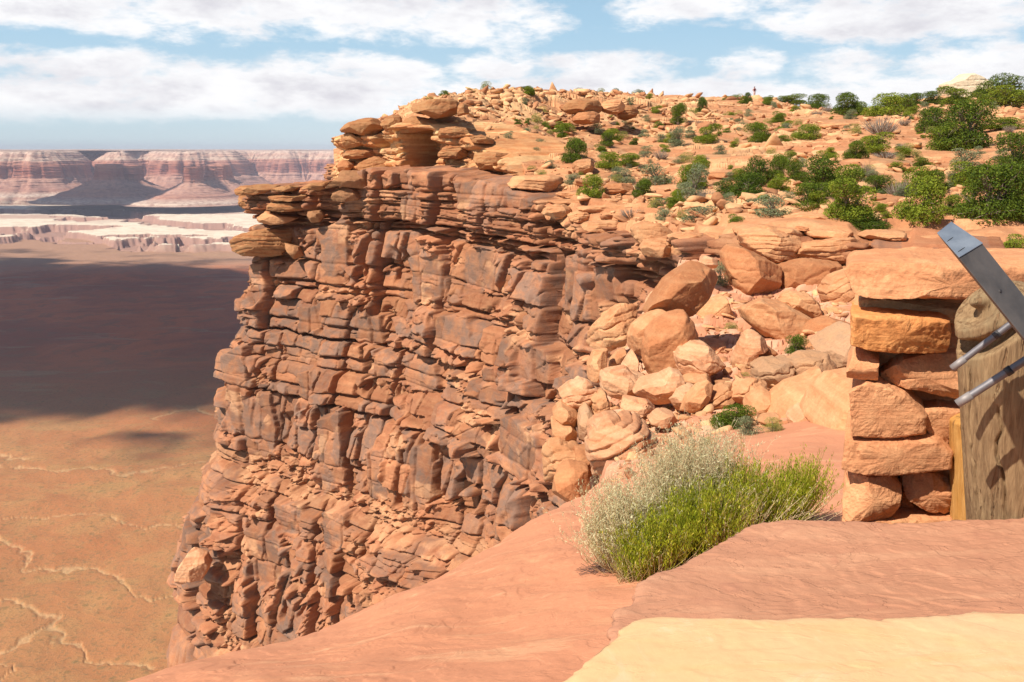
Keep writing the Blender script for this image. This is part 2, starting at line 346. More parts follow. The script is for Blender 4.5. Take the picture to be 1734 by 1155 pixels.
def cliff_disp(s, z, seed=0, mark=True):
    S, Zz = np.broadcast_arrays(s, z)
    lw = 0.50*fbm2(S/17, Zz/60, 2, 3+seed) + 0.16*fbm2(S/4.5, Zz/9, 3, 5+seed)
    zw = Zz + lw*sstep(-2.0, -4.5, Zz)
    idx = np.clip(np.searchsorted(-LB, -zw)-1, 0, len(LP)-1)
    off = LP[idx, 0]; am = LP[idx, 3]
    top = LB[idx]; bot = LB[idx+1]
    w1 = .16*fbm2(S/1.1, Zz/1.1, 3, 77); w2 = .16*fbm2(S/1.1+9, Zz/1.1, 3, 78); w3 = .05*fbm2(S/.35, Zz/.35, 2, 79)
    Su, Zu = S+w1+w3, zw+w2+w3
    d = np.interp(-Zz, -BATZ, BATD) + off*.85*(0.8+0.5*fbm2(S/6, zw/3, 2, 31))
    d = d + .9*fbm2(S/9, Zz/24, 2, 41+seed)
    # great joint blocks, tall in the massive beds
    c1, a1, a2, a3, e1 = bricks(Su, Zu, 2.9, 5.6, 51+seed, .60, .62, .30, 1.1, .085, 0.0, .16, .6)
    ledg = ((idx == 15) | (idx == 16) | (idx == 5))*1.0
    d = d + c1*(1-.55*ledg)
    # blocks
    hs_ = np.where((idx == 13) | (idx == 19) | (idx == 6), 2.9, np.where((idx == 9) | (idx == 10) | (idx == 12), 1.5, .95)); ws_ = np.where(hs_ > 2, 1.7, np.where(hs_ > 1.2, 2.0, 1.35))
    k2, b1, b2, b3, e2 = bricks(Su, Zu, ws_, hs_, 61+seed, .36, .46, .36, .38, .05, a1*3.0+idx*.37, .40, .65)
    p2, q1_, q2_, q3_, e22 = cells(Su/2.0+idx*.37, Zu/(hs_*1.15)+a1*2, 63+seed, .40, .55, .48, .34, .030, .95)
    bl = sstep(-.04, .04, fbm2(S/4.5+3, Zz/3.5, 3, 65)); c2 = k2*(1-bl)+p2*bl; b1 = np.where(bl > .5, q1_, b1)
    plain = sstep(.05, .25, fbm2(S/3.2+11, Zz/2.6, 3, 87))
    d = d + c2*np.clip(am*1.7, .35, 1.2)*(1-.5*ledg)*(1.15-.85*plain)
    brk = sstep(-.02, .22, fbm2(S/2.3, Zz/1.3, 3, 81+seed)+.12*ledg-.25*plain)
    c3, g1, g2, g3, e3 = cells(Su/.72, Zu/.60, 71+seed, .15, .30, .30, .12, .05, .95)
    d = d + c3*(.10+1.0*brk)
    brk3 = sstep(-.05, .3, fbm2(S/1.3+5, Zz/.9, 3, 83+seed)+.15*ledg)
    c4, h1, h2, h3, e4 = cells(S/.30+w1*2, zw/.21+w2*2, 85+seed, .095, .22, .22, .04, .08, .95)
    d = d + c4*brk3*(.12+.9*brk)
    # bedding breaks: long undercut lines
    bd = np.minimum(top-zw, zw-bot)
    d = d - np.exp(-(bd/.10)**2)*.50*sstep(-.35, .10, fbm2(S/3.3, idx*5.0, 3, 91))
    thin = (idx == 1) | (idx == 2) | (idx == 3) | (idx == 4) | (idx == 15) | (idx == 17)
    ly = zw/.33+.35*fbm2(S/2.2, zw/2, 3, 93); hh = ly-np.floor(ly); lr = _h(np.floor(ly), np.floor(S/2.4+_h(np.floor(ly), 0*ly, 0*ly, 5)*7), 0*ly, 94)
    d = d + thin*((lr-.5)*.45-.14*np.exp(-(np.minimum(hh, 1-hh)/.10)**2))
    d = d + .028*fbm2(S/.30, Zz/.26, 4, 95)
    tone = np.clip(.80*b1-.12+.35*g1*brk+.25*a1+.15*fbm2(S/2, Zz/1.5, 3, 99)-.05, 0, 1)
    massive = np.where((idx == 13) | (idx == 19) | (idx == 6) | (idx == 9) | (idx == 10), 1.0, .5)
    flatf = (1-brk)*.8+.3
    varn = np.clip(sstep(.30, .55, b1*.6+a1*.5)*massive*flatf*1.25, 0, 1)*(b2 > .15)
    pale = np.clip(brk*(b1 < .45)*.75*(g3 > .35) + ((idx == 16) | (idx == 15))*.55*sstep(-.2, .2, fbm2(S/1.2, Zz/.5, 3, 107)) + ((idx == 8) | (idx == 11))*.4*brk, 0, 1)
    return d, tone, varn, pale

CREV = [  # px, top y, px, bottom y, half width, depth
    (500, 700, 480, 835, .32, 1.5), (632, 640, 612, 790, .24, 1.4), (690, 770, 678, 850, .30, 1.2), (745, 775, 738, 835, .26, 1.0),
    (625, 390, 608, 470, .42, 1.2), (668, 395, 655, 470, .22, 1.0), (622, 440, 617, 520, .25, .7), (545, 640, 520, 700, .2, .8),
    (350, 860, 340, 935, .16, 1.3), (860, 425, 857, 470, .13, .8), (750, 425, 745, 505, .15, .9), (925, 430, 935, 500, .22, .9),
    (490, 960, 478, 1045, .30, 1.2), (535, 945, 512, 1035, .20, 1.1), (602, 915, 598, 950, .25, .8), (365, 1000, 370, 1075, .12, .8),
    (612, 590, 618, 660, .28, 1.0), (435, 640, 420, 720, .14, .8), (572, 985, 600, 1010, .3, .6), (470, 575, 462, 640, .16, .9), (530, 505, 540, 560, .35, .8), (655, 520, 640, 590, .16, .8), (760, 790, 752, 850, .18, .9),
    (800, 830, 798, 880, .14, .8), (690, 690, 684, 740, .12, .8), (880, 520, 885, 560, .25, .6), (960, 500, 958, 540, .2, .6), (420, 760, 414, 820, .16, .9), (545, 870, 540, 910, .14, .7), (640, 930, 640, 965, .18, .8),
    (700, 340, 698, 385, .2, .8), (620, 355, 616, 390, .16, .7), (745, 305, 748, 345, .2, .8), (590, 300, 585, 340, .2, .6), (905, 700, 900, 760, .16, .7), (830, 590, 836, 640, .14, .6)]
CREVS = []
for (pa, ya, pb, yb, hw, dp) in CREV:
    a = px_s(pa, ya); b = px_s(pb, yb); CREVS.append((a[0], a[1], b[0], b[1], hw, dp))
# broad faces that stand proud: px centre, py centre, half width m, half height m, amount
SLAB = [(805, 328, 2.2, .75, .45), (600, 335, 1.1, .8, .45), (690, 350, 1.0, .8, .4), (870, 330, 1.2, .7, .3), (620, 560, 1.1, .9, .4), (760, 560, 1.5, .9, .4), (900, 620, 1.5, .9, .45), (520, 540, 1.1, .9, .4), (480, 880, 1.5, 1.0, .35), (560, 900, 1.3, 1.2, .35), (560, 425, 1.4, 1.7, .55), (400, 660, .9, 3.0, .6), (430, 730, 1.2, 2.4, .5), (570, 760, 1.1, 2.6, .55), (650, 800, .9, 1.7, .4), (720, 800, 1.0, 1.8, .45),
        (880, 760, 2.2, 1.6, .6), (1000, 470, .6, 1.2, .6), (1035, 480, .9, .8, .7), (960, 470, .8, 1.2, .4), (800, 460, 1.5, 1.2, .4), (720, 470, 1.4, 1.3, .4),
        (640, 620, .45, .7, .5), (520, 660, .8, 1.4, .5), (700, 640, 1.6, .8, .4), (840, 650, 1.5, .9, .4), (440, 950, 2.0, 1.8, .35), (430, 470, 1.0, 1.0, .4)]
def add_features(S, Zz, d, varn):
    for (sa, za, sb, zb, hw, dp) in CREVS:
        m = (Zz < za+.6) & (Zz > zb-.6) & (np.abs(S-(sa+sb)/2) < 4)
        if not m.any(): continue
        q = np.clip((za-Zz[m])/(za-zb+1e-6), 0, 1); c = sa+(sb-sa)*q + .12*fbm2(Zz[m]/.7, 0*Zz[m], 3, 121)
        w = hw*(.45+.75*q)
        g = 1-sstep(.55, 1.1, np.abs(S[m]-c)/w)
        g = g*sstep(za+.5, za, Zz[m])*sstep(zb-.5, zb, Zz[m])
        d[m] -= dp*g; varn[m] *= 1-g
    for i, (px, py, hw, hh, am) in enumerate(SLAB):
        s0, z0 = px_s(px, py)
        m = (np.abs(S-s0) < hw*1.7) & (np.abs(Zz-z0) < hh*1.7)
        a = (S[m]-s0)/hw; b = (Zz[m]-z0)/hh; rg = .22*fbm2(S[m]/.9, Zz[m]/.9, 3, 131+i)
        k = np.maximum(np.abs(a+.15*b), np.abs(b-.2*a))+rg
        g = 1-sstep(.93, 1.03, k)
        # a flat tilted face replaces the broken relief
        base = np.average(d[m], weights=g+1e-6)
        flat = base+am*.55+.16*a*((i*37 % 7)/3.5-1)+.12*b*((i*53 % 5)/2.5-1)+.03*fbm2(S[m]/.4, Zz[m]/.4, 3, 141)
        d[m] = d[m]*(1-g*.86)+flat*g*.86
        varn[m] = varn[m]*(1-g)+g*np.clip(.75+1.0*fbm2(S[m]/.8, Zz[m]/.8, 3, 151+i), 0, 1)

def build_wall(name, s, r, nx, ny, zt, zs, mat, seed=0, feats=False, disp=None, capslope=3.2, capmax=3.5):
    S, Zz = np.meshgrid(s, zs, indexing='ij'); S = S.T.copy(); Zz = Zz.T.copy()   # rows = z
    zt_ = zt[None, :] + .10*fbm2(s/1.3, 0*s, 3, 201+seed)[None, :] + .22*(vor2(s/2.1, 0*s+.5, 205+seed, .9)[2][None, :]-.5)
    over = np.clip(Zz-zt_, 0, None)
    Zc = np.minimum(Zz, zt_)
    d, tone, varn, pale = disp(S, Zc)
    if feats: add_features(S, Zc, d, varn)
    cap = np.minimum(over*capslope, capmax)
    d = d - cap
    Zo = Zc + np.where(over > 0, .10*fbm2(S/1.1, cap/1.1, 3, 211) + .05*cap, 0)
    # rounded brow
    br = np.clip((Zz-(zt_-.22))/.22, 0, 1); d = d - .16*br*br
    X = r[None, :, 0]+nx[None, :]*d; Yv = r[None, :, 1]+ny[None, :]*d
    o = grid_obj(name, X, Yv, Zo, mat, False, {'tone': tone, 'varn': varn, 'pale': pale}, flip=True)
    return o
cliff = build_wall('cliff', s1, r1, nx1, ny1, zt1, zs, M['cliff'], 0, True, cliff_disp)
cliff['kind'] = 'structure'

# upper tier: rounded, thin-bedded red rock
R2 = [(-27, 150, 1.0), (-16.8, 90, 1.2), (-13.4, 76, 1.2), (-12.75, 69.5, 1.25)] + \
     [wp(583, 228, 66.5), wp(610, 226, 64.5), wp(645, 222, 63.3), wp(662, 214, 62.4), wp(700, 208, 61.0), wp(735, 212, 60.0), wp(750, 214, 59.4), wp(790, 230, 57.6), wp(830, 248, 55.6),
      wp(865, 268, 53.8), wp(890, 290, 52.6), wp(920, 312, 52.5), wp(960, 318, 54)]
s2, r2 = resample(R2, lambda x: 0.05 if x < 4 and x > -14.5 else 0.4)
nx2, ny2 = normals2(s2, r2, 1.6); zt2 = r2[:, 2]
PX2 = CXP + r2[:, 0]/r2[:, 1]*(F*ct+F*.21*0+370*st)
def upper_disp(S, Zz):
    z0 = zt2[0]+0*S
    dz = np.interp(S[0], s2, zt2)[None, :]-Zz                # depth below the top
    lw = .35*fbm2(S/5, Zz/8, 3, 301)
    zw = Zz+lw
    d = np.interp(-Zz, [-4, -2.2, -1.3, -.6, 0.3, 1.1, 1.6, 2.6, 3.4, 8], [.1, .25, .05, .2, -.1, .35, .1, .6, .9, 1.5])
    d = d + np.interp(dz, [0, .25, .9, 1.1, 1.6], [-.35, .45, .35, -.15, 0])      # overhanging brow
    d = d + .9*fbm2(S/4.2, Zz/6, 3, 311)
    _, e, a1, a2, a3, dx_, dy_ = vor2(S/1.9+.2*fbm2(S, Zz, 2, 321), zw/1.15, 323, .85)
    d = d + .55*(a1-.5)+.5*(a2-.5)*dx_+.4*(a3-.6)*dy_ - .28*np.exp(-(e/.05)**2)
    _, e2, c1, c2, c3, dx2, dy2 = vor2(S/.75+.2*fbm2(S*2, Zz*2, 2, 331), zw/.32, 333, .9)
    d = d + .22*(c1-.5)+.2*(c2-.5)*dx2+.26*(c3-.5)*dy2 - .10*np.exp(-(e2/.06)**2)
    ly = zw/.42+.3*fbm2(S/1.4, Zz/3, 2, 341); h = ly-np.floor(ly)
    d = d + .16*(.5-np.abs(h-.5)*1.2) - .14*np.exp(-(np.minimum(h, 1-h)/.10)**2)*sstep(-.3, .3, fbm2(S/2, np.floor(ly)*3, 2, 343))
    d = d + .05*fbm2(S/.3, Zz/.2, 4, 345)
    px = CXP+np.interp(S[0], s2, r2[:, 0]/r2[:, 1])[None, :]*1530+0*S
    # dark alcove under the brow and the smaller hollow to its left
    al = (1-sstep(20, 28, np.abs(px-714-3*fbm2(S, Zz, 2, 351))))*sstep(-1.55, -1.2, Zz)*(1-sstep(1.15, 1.5, Zz))
    d = d - 3.0*al
    al2 = (1-sstep(7, 13, np.abs(px-647)))*sstep(.1, .3, Zz)*(1-sstep(1.0, 1.3, Zz)); d = d - 1.6*al2
    brow = (1-sstep(22, 40, np.abs(px-712)))*sstep(1.25, 1.45, Zz); d = d + 1.3*brow
    # prow head
    hd = (1-sstep(612, 640, px)); d = d + hd*np.interp(-Zz, [-3, -1.9, -1.0, -.5, .3, .8, 2], [.3, .5, .1, 0, -.2, .1, .4])
    tone = np.clip(.4*a1+.4*c1+.2, 0, 1); varn = .5*sstep(.1, .5, fbm2(S/2.5, Zz/1.2, 3, 361)); pale = np.clip(.8*(c2 > .72)+.5*sstep(.1, .4, fbm2(S/1.5, Zz, 3, 363))*(Zz > .2), 0, 1)
    return d, tone, varn, pale
zs2 = np.r_[np.arange(5.2, -2.8, -0.048)]
upper = build_wall('cliff', s2, r2, nx2, ny2, zt2, zs2, M['upper'], 3, False, upper_disp, 3.0, 5.0)
upper.name = 'cliff_cap'; upper['kind'] = 'structure'

# ------------------------------------------------------------------ height sheets laid out from sight lines (plain terrain afterwards)
class TPS:
    def __init__(s, q, l, v, sq=6.0, sl=1.0):
        s.p = np.stack([np.array(q)*sq, np.array(l)*sl], 1); s.sq, s.sl = sq, sl; n = len(v)
        d = np.linalg.norm(s.p[:, None]-s.p[None], axis=2); K = s.k(d)+np.eye(n)*1e-3
        Pm = np.c_[np.ones(n), s.p]; A = np.block([[K, Pm], [Pm.T, np.zeros((3, 3))]])
        s.w = np.linalg.solve(A, np.r_[np.array(v), 0, 0, 0])
    @staticmethod
    def k(r): return np.where(r > 1e-9, r*r*np.log(np.maximum(r, 1e-9)), 0)
    def __call__(s, q, l):
        sh = np.shape(q); X = np.stack([np.ravel(q)*s.sq, np.ravel(l)*s.sl], 1); out = np.zeros(len(X)); n = len(s.p)
        for i in range(0, len(X), 40000):
            d = np.linalg.norm(X[i:i+40000, None]-s.p[None], axis=2); out[i:i+40000] = s.k(d)@s.w[:n]
        out += s.w[n]+X@s.w[n+1:]
        return out.reshape(sh)
def sheet_from(ctrl):
    q, l, v = [], [], []
    for (px, py, Y) in ctrl:
        x, y, z = P(px, py, Y); q.append(x/Y); l.append(math.log(Y)); v.append(z/Y)
    return TPS(q, l, v)

PL = [(600, 232, 66), (600, 232, 74), (600, 236, 95), (655, 218, 63.5), (655, 206, 70), (655, 212, 90), (700, 205, 62), (700, 190, 64.5), (700, 176, 67), (700, 174, 76), (700, 185, 100),
      (760, 212, 60), (760, 190, 63.5), (760, 170, 66), (760, 166, 76), (760, 175, 100), (800, 232, 58.5), (800, 205, 63), (800, 190, 68), (800, 166, 71), (800, 163, 85), (800, 168, 110),
      (850, 262, 55.5), (850, 225, 61), (850, 196, 69), (850, 166, 74), (850, 161, 90), (900, 318, 49), (900, 262, 57), (900, 215, 66), (900, 193, 72), (900, 167, 77), (900, 160, 95), (900, 166, 120),
      (950, 372, 44), (950, 330, 47.5), (950, 280, 54), (950, 230, 66), (950, 196, 76), (950, 168, 82), (950, 161, 100),
      (1000, 384, 42), (1000, 345, 45), (1000, 310, 49), (1000, 250, 60), (1000, 218, 72), (1000, 197, 80), (1000, 170, 88), (1000, 162, 108), (1000, 167, 140),
      (1100, 404, 36), (1100, 385, 38), (1100, 340, 44), (1100, 290, 54), (1100, 240, 68), (1100, 205, 85), (1100, 176, 98), (1100, 164, 122), (1100, 168, 160),
      (1200, 400, 30.5), (1200, 375, 34.5), (1200, 330, 42), (1200, 280, 53), (1200, 230, 72), (1200, 190, 95), (1200, 168, 122), (1200, 170, 160),
      (1300, 398, 27.8), (1300, 378, 31.5), (1300, 340, 38), (1300, 280, 52), (1300, 230, 72), (1300, 195, 100), (1300, 172, 140), (1300, 176, 180),
      (1380, 400, 27.2), (1380, 340, 37), (1380, 240, 66), (1380, 195, 100), (1380, 186, 125), (1380, 190, 170),
      (1450, 408, 27), (1450, 388, 30), (1450, 340, 36), (1450, 280, 48), (1450, 230, 66), (1450, 202, 90), (1450, 190, 118), (1450, 192, 170),
      (1600, 415, 26), (1600, 388, 30), (1600, 340, 36), (1600, 290, 46), (1600, 240, 62), (1600, 200, 85), (1600, 176, 112), (1600, 166, 140), (1600, 170, 180),
      (1734, 422, 25), (1734, 385, 30), (1734, 330, 37), (1734, 280, 46), (1734, 230, 60), (1734, 195, 85), (1734, 180, 115), (1734, 178, 170),
      (2100, 422, 24), (2100, 330, 38), (2100, 200, 85), (2100, 185, 170)]
plf = sheet_from(PL)
q1 = r1[:, 0]/r1[:, 1]; q2 = r2[:, 0]/r2[:, 1]
f1_ = (s1 > s1[np.argmin(np.abs(r1[:, 0]+19.0)+np.abs(r1[:, 1]-63))]); f2_ = (s2 > s2[np.argmin(np.abs(q2+.186)+np.abs(r2[:, 1]-66.5)*.02)])
def yfront(q):
    y1 = np.interp(q, q1[f1_], r1[f1_, 1]); y2 = np.interp(q, q2[f2_], r2[f2_, 1])
    w = sstep(.035, .0, q); w = sstep(-.0, .04, q)
    return (y2+.9)*(1-w)+(y1+.6)*w
def plateau_relief(X, Y, mask_ledge=True):
    """ledges, broken plates and rubble added to the smooth sheet; metres"""
    d = np.hypot(X, Y)
    a = .5*fbm2(X/8, Y/7, 4, 401)
    _, e, c1, c2, c3, dx, dy = vor2(X/2.6+.3*fbm2(X/2, Y/2, 2, 405), Y/1.9+.3*fbm2(X/2, Y/2, 2, 406), 403, .9)
    rockm = sstep(-.10, .22, fbm2(X/9+3, Y/7, 3, 407))
    a = a + rockm*((c1-.4)*.34+(c2-.5)*.3*dx+(c3-.75)*.4*dy - .15*np.exp(-(e/.06)**2))
    _, e2, g1, g2, g3, dx2, dy2 = vor2(X/.75, Y/.6, 413, .95)
    rub = sstep(-.05, .3, fbm2(X/4+9, Y/4, 3, 417))
    a = a + rub*(.20*(g1-.35)+.22*(g2-.5)*dx2+.2*(g3-.7)*dy2-.09*np.exp(-(e2/.06)**2))
    a = a + .03*fbm2(X/.4, Y/.4, 3, 419)
    return a, c1, rockm, rub, g1
qs = np.r_[np.linspace(-.197, .60, 1150), np.linspace(.61, 1.6, 60)]
ts = np.linspace(0, 1, 620)
Q, T = np.meshgrid(qs, ts)
yf = yfront(qs)[None, :]
Yg = yf*np.exp(T*np.log(230/yf))
Xg = Q*Yg
base = plf(Q, np.log(np.minimum(Yg, 185)))*np.minimum(Yg, 185) - np.clip(Yg-185, 0, None)*.04
rel, pc1, rockm, rub, pg1 = plateau_relief(Xg, Yg)
# bare slickrock shelf along the rim at the right: long low ledges
rimd = Yg-yf
shelf = sstep(9, 3, rimd)*sstep(.03, .09, Q)
lz = base/.30+1.6*fbm2(Xg/7, Yg/4, 3, 431); led = (np.floor(lz)+sstep(.0, .25, lz-np.floor(lz))-lz)*.28
soilflat = sstep(.1, -.25, fbm2(Xg/6+20, Yg/5, 3, 437))
rel = rel*(1-.75*shelf)*(1-.5*soilflat)
capr = np.exp(-((Yg-np.interp(Q, [-.05, 0, .1, .2], [69, 75, 90, 110]))/6)**2)*sstep(.25, .15, Q)*sstep(-.13, -.08, Q)   # rubbly caprock band
_, ec, h1, h2, h3, dxc, dyc = vor2(Xg/2.0, Yg/2.4, 441, .95)
rel = rel + capr*((h1-.4)*.4+(h3-.8)*.5*dyc-.15*np.exp(-(ec/.07)**2))
Zg = base + rel + led*(.55+.9*shelf)
ins = sstep(0, 1.2, rimd); Zg = Zg - (1-ins)*.45 - sstep(-.172, -.190, Q)*4
tone = np.clip(.45*pc1+.35*pg1+.15, 0, 1)
varn = np.clip(.4*sstep(.0, .4, fbm2(Xg/3, Yg/3, 3, 451))*(1-shelf), 0, 1)
pale = np.clip(.6*rockm*(pc1 > .55)+.5*rub*(pg1 > .5)+capr*.3, 0, 1)*(1-.7*shelf)
keep = None
plateau = grid_obj('terrain', Xg, Yg, Zg, M['soil'], False, {'tone': tone, 'varn': varn, 'pale': pale})
plateau['kind'] = 'structure'
# bench between the two tiers
qb = np.linspace(-.298, .04, 420); tb = np.linspace(0, 1, 60); QB, TB = np.meshgrid(qb, tb)
yb0 = np.interp(qb, q1[f1_], r1[f1_, 1])+1.5
yb1 = np.where(qb < -.187, 66.8+(qb+.308)*24, np.interp(qb, q2[f2_], r2[f2_, 1])+1.5); yb1 = np.maximum(yb1, yb0+.5)
zb0 = np.interp(qb, q1[f1_], zt1[f1_])
YB = yb0*(1-TB)+yb1*TB; XB = QB*YB
hump = 0*qb[None, :]
ZB = zb0[None, :]-.40+TB*hump+.10*fbm2(XB/1.5, YB/1.5, 3, 461)
_, e, c1, c2, c3, dx, dy = vor2(XB/1.6, YB/1.1, 463, .9); ZB = ZB+.28*(c1-.5)+.2*(c3-.7)*dy-.1*np.exp(-(e/.06)**2)
bench = grid_obj('rock_shelf', XB, YB, ZB, M['upper'], False, {'tone': c1, 'varn': .2+0*c1, 'pale': 1.0*(c2 > .45)}); bench['kind'] = 'structure'

# ------------------------------------------------------------------ foreground slickrock and the boulder gully
NG = [(-300, 1400, 1.6), (100, 1300, 1.8), (400, 1300, 1.7), (100, 1158, 3.3), (300, 1095, 4.0), (300, 1155, 3.3), (520, 1050, 5.0), (520, 1155, 3.2), (600, 1022, 5.4), (700, 968, 6.0), (700, 1100, 3.7), (700, 1155, 3.1),
      (800, 925, 6.8), (800, 1020, 4.8), (900, 870, 7.8), (900, 960, 5.6), (900, 1100, 3.5), (950, 842, 8.4), (1000, 825, 9.0), (1000, 900, 6.6), (1000, 1000, 4.5), (1000, 1155, 3.0),
      (1080, 965, 4.9), (1300, 880, 5.6), (1300, 840, 6.4), (1100, 798, 9.3), (1100, 783, 10.4), (1100, 745, 12.6), (1100, 690, 15.8), (1100, 620, 19), (1100, 545, 23), (1100, 470, 28),
      (1000, 760, 12.5), (1000, 700, 16), (1000, 640, 19.5), (1000, 560, 25), (1050, 520, 27),
      (1200, 800, 8.2), (1200, 775, 9.3), (1200, 742, 11), (1200, 700, 13.7), (1200, 640, 17), (1200, 560, 21), (1200, 480, 26),
      (1300, 800, 7.6), (1300, 768, 9), (1300, 735, 10.8), (1300, 700, 12.8), (1300, 630, 16.5), (1300, 560, 20), (1300, 500, 25),
      (1430, 860, 5.9), (1430, 800, 7.6), (1430, 738, 10), (1430, 680, 12.3), (1430, 600, 16), (1430, 535, 20), (1430, 490, 24),
      (1600, 880, 5.4), (1600, 740, 10), (1600, 600, 16), (1600, 480, 24), (1900, 900, 5.2), (1900, 740, 10), (1900, 600, 16), (1900, 480, 24), (1600, 1300, 1.6), (1900, 1300, 1.6), (1000, 1400, 1.3)]
ngf = sheet_from(NG)
EDGE = np.array([(-9.0, .2), (-5.0, 1.4)] + [P(px, py, Y)[:2] for (px, py, Y) in [(-150, 1262, 2.3), (100, 1155, 3.3), (180, 1125, 3.6), (300, 1084, 4.0), (420, 1060, 4.5), (516, 1041, 5.0), (528, 1034, 5.2), (545, 1012, 5.35), (600, 992, 5.6), (640, 978, 5.8), (700, 960, 6.1), (800, 915, 6.9), (870, 872, 7.6),
        (910, 850, 8.1), (950, 833, 8.7), (1000, 818, 9.5), (1025, 800, 11), (1020, 770, 12.5), (1000, 735, 14), (985, 700, 16), (1005, 660, 18.5), (1035, 600, 22), (1095, 545, 26), (1150, 500, 30)]])
def edge_dist(X, Y):
    sh = X.shape; x = X.ravel(); y = Y.ravel(); best = np.full(x.shape, 1e9); sg = np.zeros(x.shape)
    for (a, b) in zip(EDGE[:-1], EDGE[1:]):
        d = b-a; L = d@d; t_ = np.clip(((x-a[0])*d[0]+(y-a[1])*d[1])/L, 0, 1)
        ex = x-(a[0]+t_*d[0]); ey = y-(a[1]+t_*d[1]); r = ex*ex+ey*ey; cr = d[0]*(y-a[1])-d[1]*(x-a[0])
        m = r < best; best = np.where(m, r, best); sg = np.where(m, np.sign(cr), sg)
    return (np.sqrt(best)*sg).reshape(sh)            # positive = outside, to the left
qn = np.r_[np.linspace(-4.5, -.62, 60), np.linspace(-.61, .66, 1000), np.linspace(.67, 4.5, 50)]
yn = np.exp(np.linspace(math.log(.35), math.log(31.5), 820))
QN, YN = np.meshgrid(qn, yn); XN = QN*YN
zn = ngf(np.clip(QN, -.75, .75), np.log(np.clip(YN, 1.3, 31)))*np.clip(YN, 1.3, 31)
zn = np.where(QN < -.62, np.maximum(zn, -2.2-.2*np.abs(XN)), zn)
de = edge_dist(XN, YN)
far = sstep(9.6, 11.5, YN)
near = 1-far
# slickrock relief
rel = near*(.045*fbm2(XN/1.1, YN/1.1, 4, 501)+.010*fbm2(XN/.22, YN/.22, 4, 503))
fl = fbm2(XN/.9, YN/.9, 4, 507); lv = fl/.16+.5; rel += near*.006*(np.floor(lv)+sstep(.0, .16, lv-np.floor(lv)))*sstep(.5, .1, np.abs(de+.9)/2.2)
_, e, c1, c2, c3, dx, dy = vor2(XN/1.3+.3*fbm2(XN, YN, 2, 511), YN/1.0, 513, .9)
_, e2, g1, g2, g3, dx2, dy2 = vor2(XN/.34, YN/.30, 515, .95)
slick = sstep(.2, .27, QN)*sstep(13, 11, YN)
rb = far*(1-slick)
rel += rb*(.12*(c1-.5)+.2*(c2-.5)*dx+.2*(c3-.6)*dy-.05*np.exp(-(e/.08)**2)+.06*(g1-.5)+.08*(g3-.6)*dy2-.02*np.exp(-(e2/.08)**2)+.16*fbm2(XN/1.2, YN/1.2, 4, 533))
rough_e = de + near*.10*fbm2(XN/.7, YN/.7, 4, 521) + far*(.6*fbm2(XN/2.2, YN/2.2, 3, 523)+.15*fbm2(XN/.5, YN/.5, 3, 524))
dd = np.clip(rough_e+.10, 0, None)
drop = 2.2*dd**1.6*near + far*(6*dd**1.1)
drop = np.where(dd > .8, drop+(dd-.8)*14, drop); brow = np.clip(rough_e+1.2, 0, 1.3); drop = drop+near*.07*brow**2
ZN = np.maximum(zn+rel-drop, -345)
tone = np.where(far > .5, .0+.5*g1, .5); pale = np.clip(rb*(g1 > .6)*.5+rb*.1, 0, 1); varn = 0*tone
varn = near*.0+far*.2*sstep(0, .3, fbm2(XN, YN, 3, 531))
M['slick'] = None
def slick_mat():
    m, t = new_mat('slickrock'); tc = t.new('ShaderNodeTexCoord'); oc = tc.outputs['Object']
    n1 = t.noise(oc, .55, 5, .6, .3); n2 = t.noise(oc, 3.2, 7, .62, .4); n3 = t.noise(oc, 40, 5, .7)
    streak = t.noise(t.scalevec(oc, (.5, 2.0, 6.0), rot=(0, 0, .5)), 1.6, 6, .6, .8)
    col = t.mix(t.rng(n1, .32, .68), (.63, .27, .145), (.58, .24, .125))
    col = t.mix(t.m('MULTIPLY', t.rng(n2, .52, .72), .55), col, (.66, .32, .165))
    col = t.mix(t.m('MULTIPLY', t.rng(streak, .58, .66), .6), col, (.70, .37, .20))
    lich = t.noise(oc, 7.5, 6, .75, .6); col = t.mix(t.m('MULTIPLY', t.rng(lich, .63, .68), .5), col, (.52, .24, .14))
    spk = t.noise(oc, 160, 2, .6); col = t.mix(t.m('MULTIPLY', t.rng(spk, .60, .72), .5), col, (.42, .2, .12))
    pt = t.new('ShaderNodeAttribute', attribute_name='pale'); at = t.new('ShaderNodeAttribute', attribute_name='tone')
    col = t.mix(t.m('MULTIPLY', pt.outputs['Fac'], .8), col, (.74, .50, .33))
    hs = t.new('ShaderNodeHueSaturation'); t.put(hs.inputs['Color'], col); t.put(hs.inputs['Value'], t.m('MULTIPLY', t.m('ADD', t.m('MULTIPLY', at.outputs['Fac'], .3), .85), t.rng(n3, .25, .75, .87, 1.09, False)))
    h = t.m('ADD', t.m('MULTIPLY', n2, 1.6), t.m('ADD', t.m('MULTIPLY', n3, .22), t.m('MULTIPLY', t.rng(t.noise(oc, 2.1, 4, .6, 1.5), .48, .52), .35)))
    finish(t, hs.outputs[0], .9, h, .40, .012, .2); return m
M['slick'] = slick_mat()
near_o = grid_obj('ground', XN, YN, ZN, M['slick'], True, {'tone': tone, 'pale': pale, 'varn': varn})
near_o['kind'] = 'structure'
# flat shading for the broken ground of the gully, smooth for the slickrock
fc = (far > .5)[:-1, :-1].ravel(); near_o.data.polygons.foreach_set('use_smooth', ~fc)

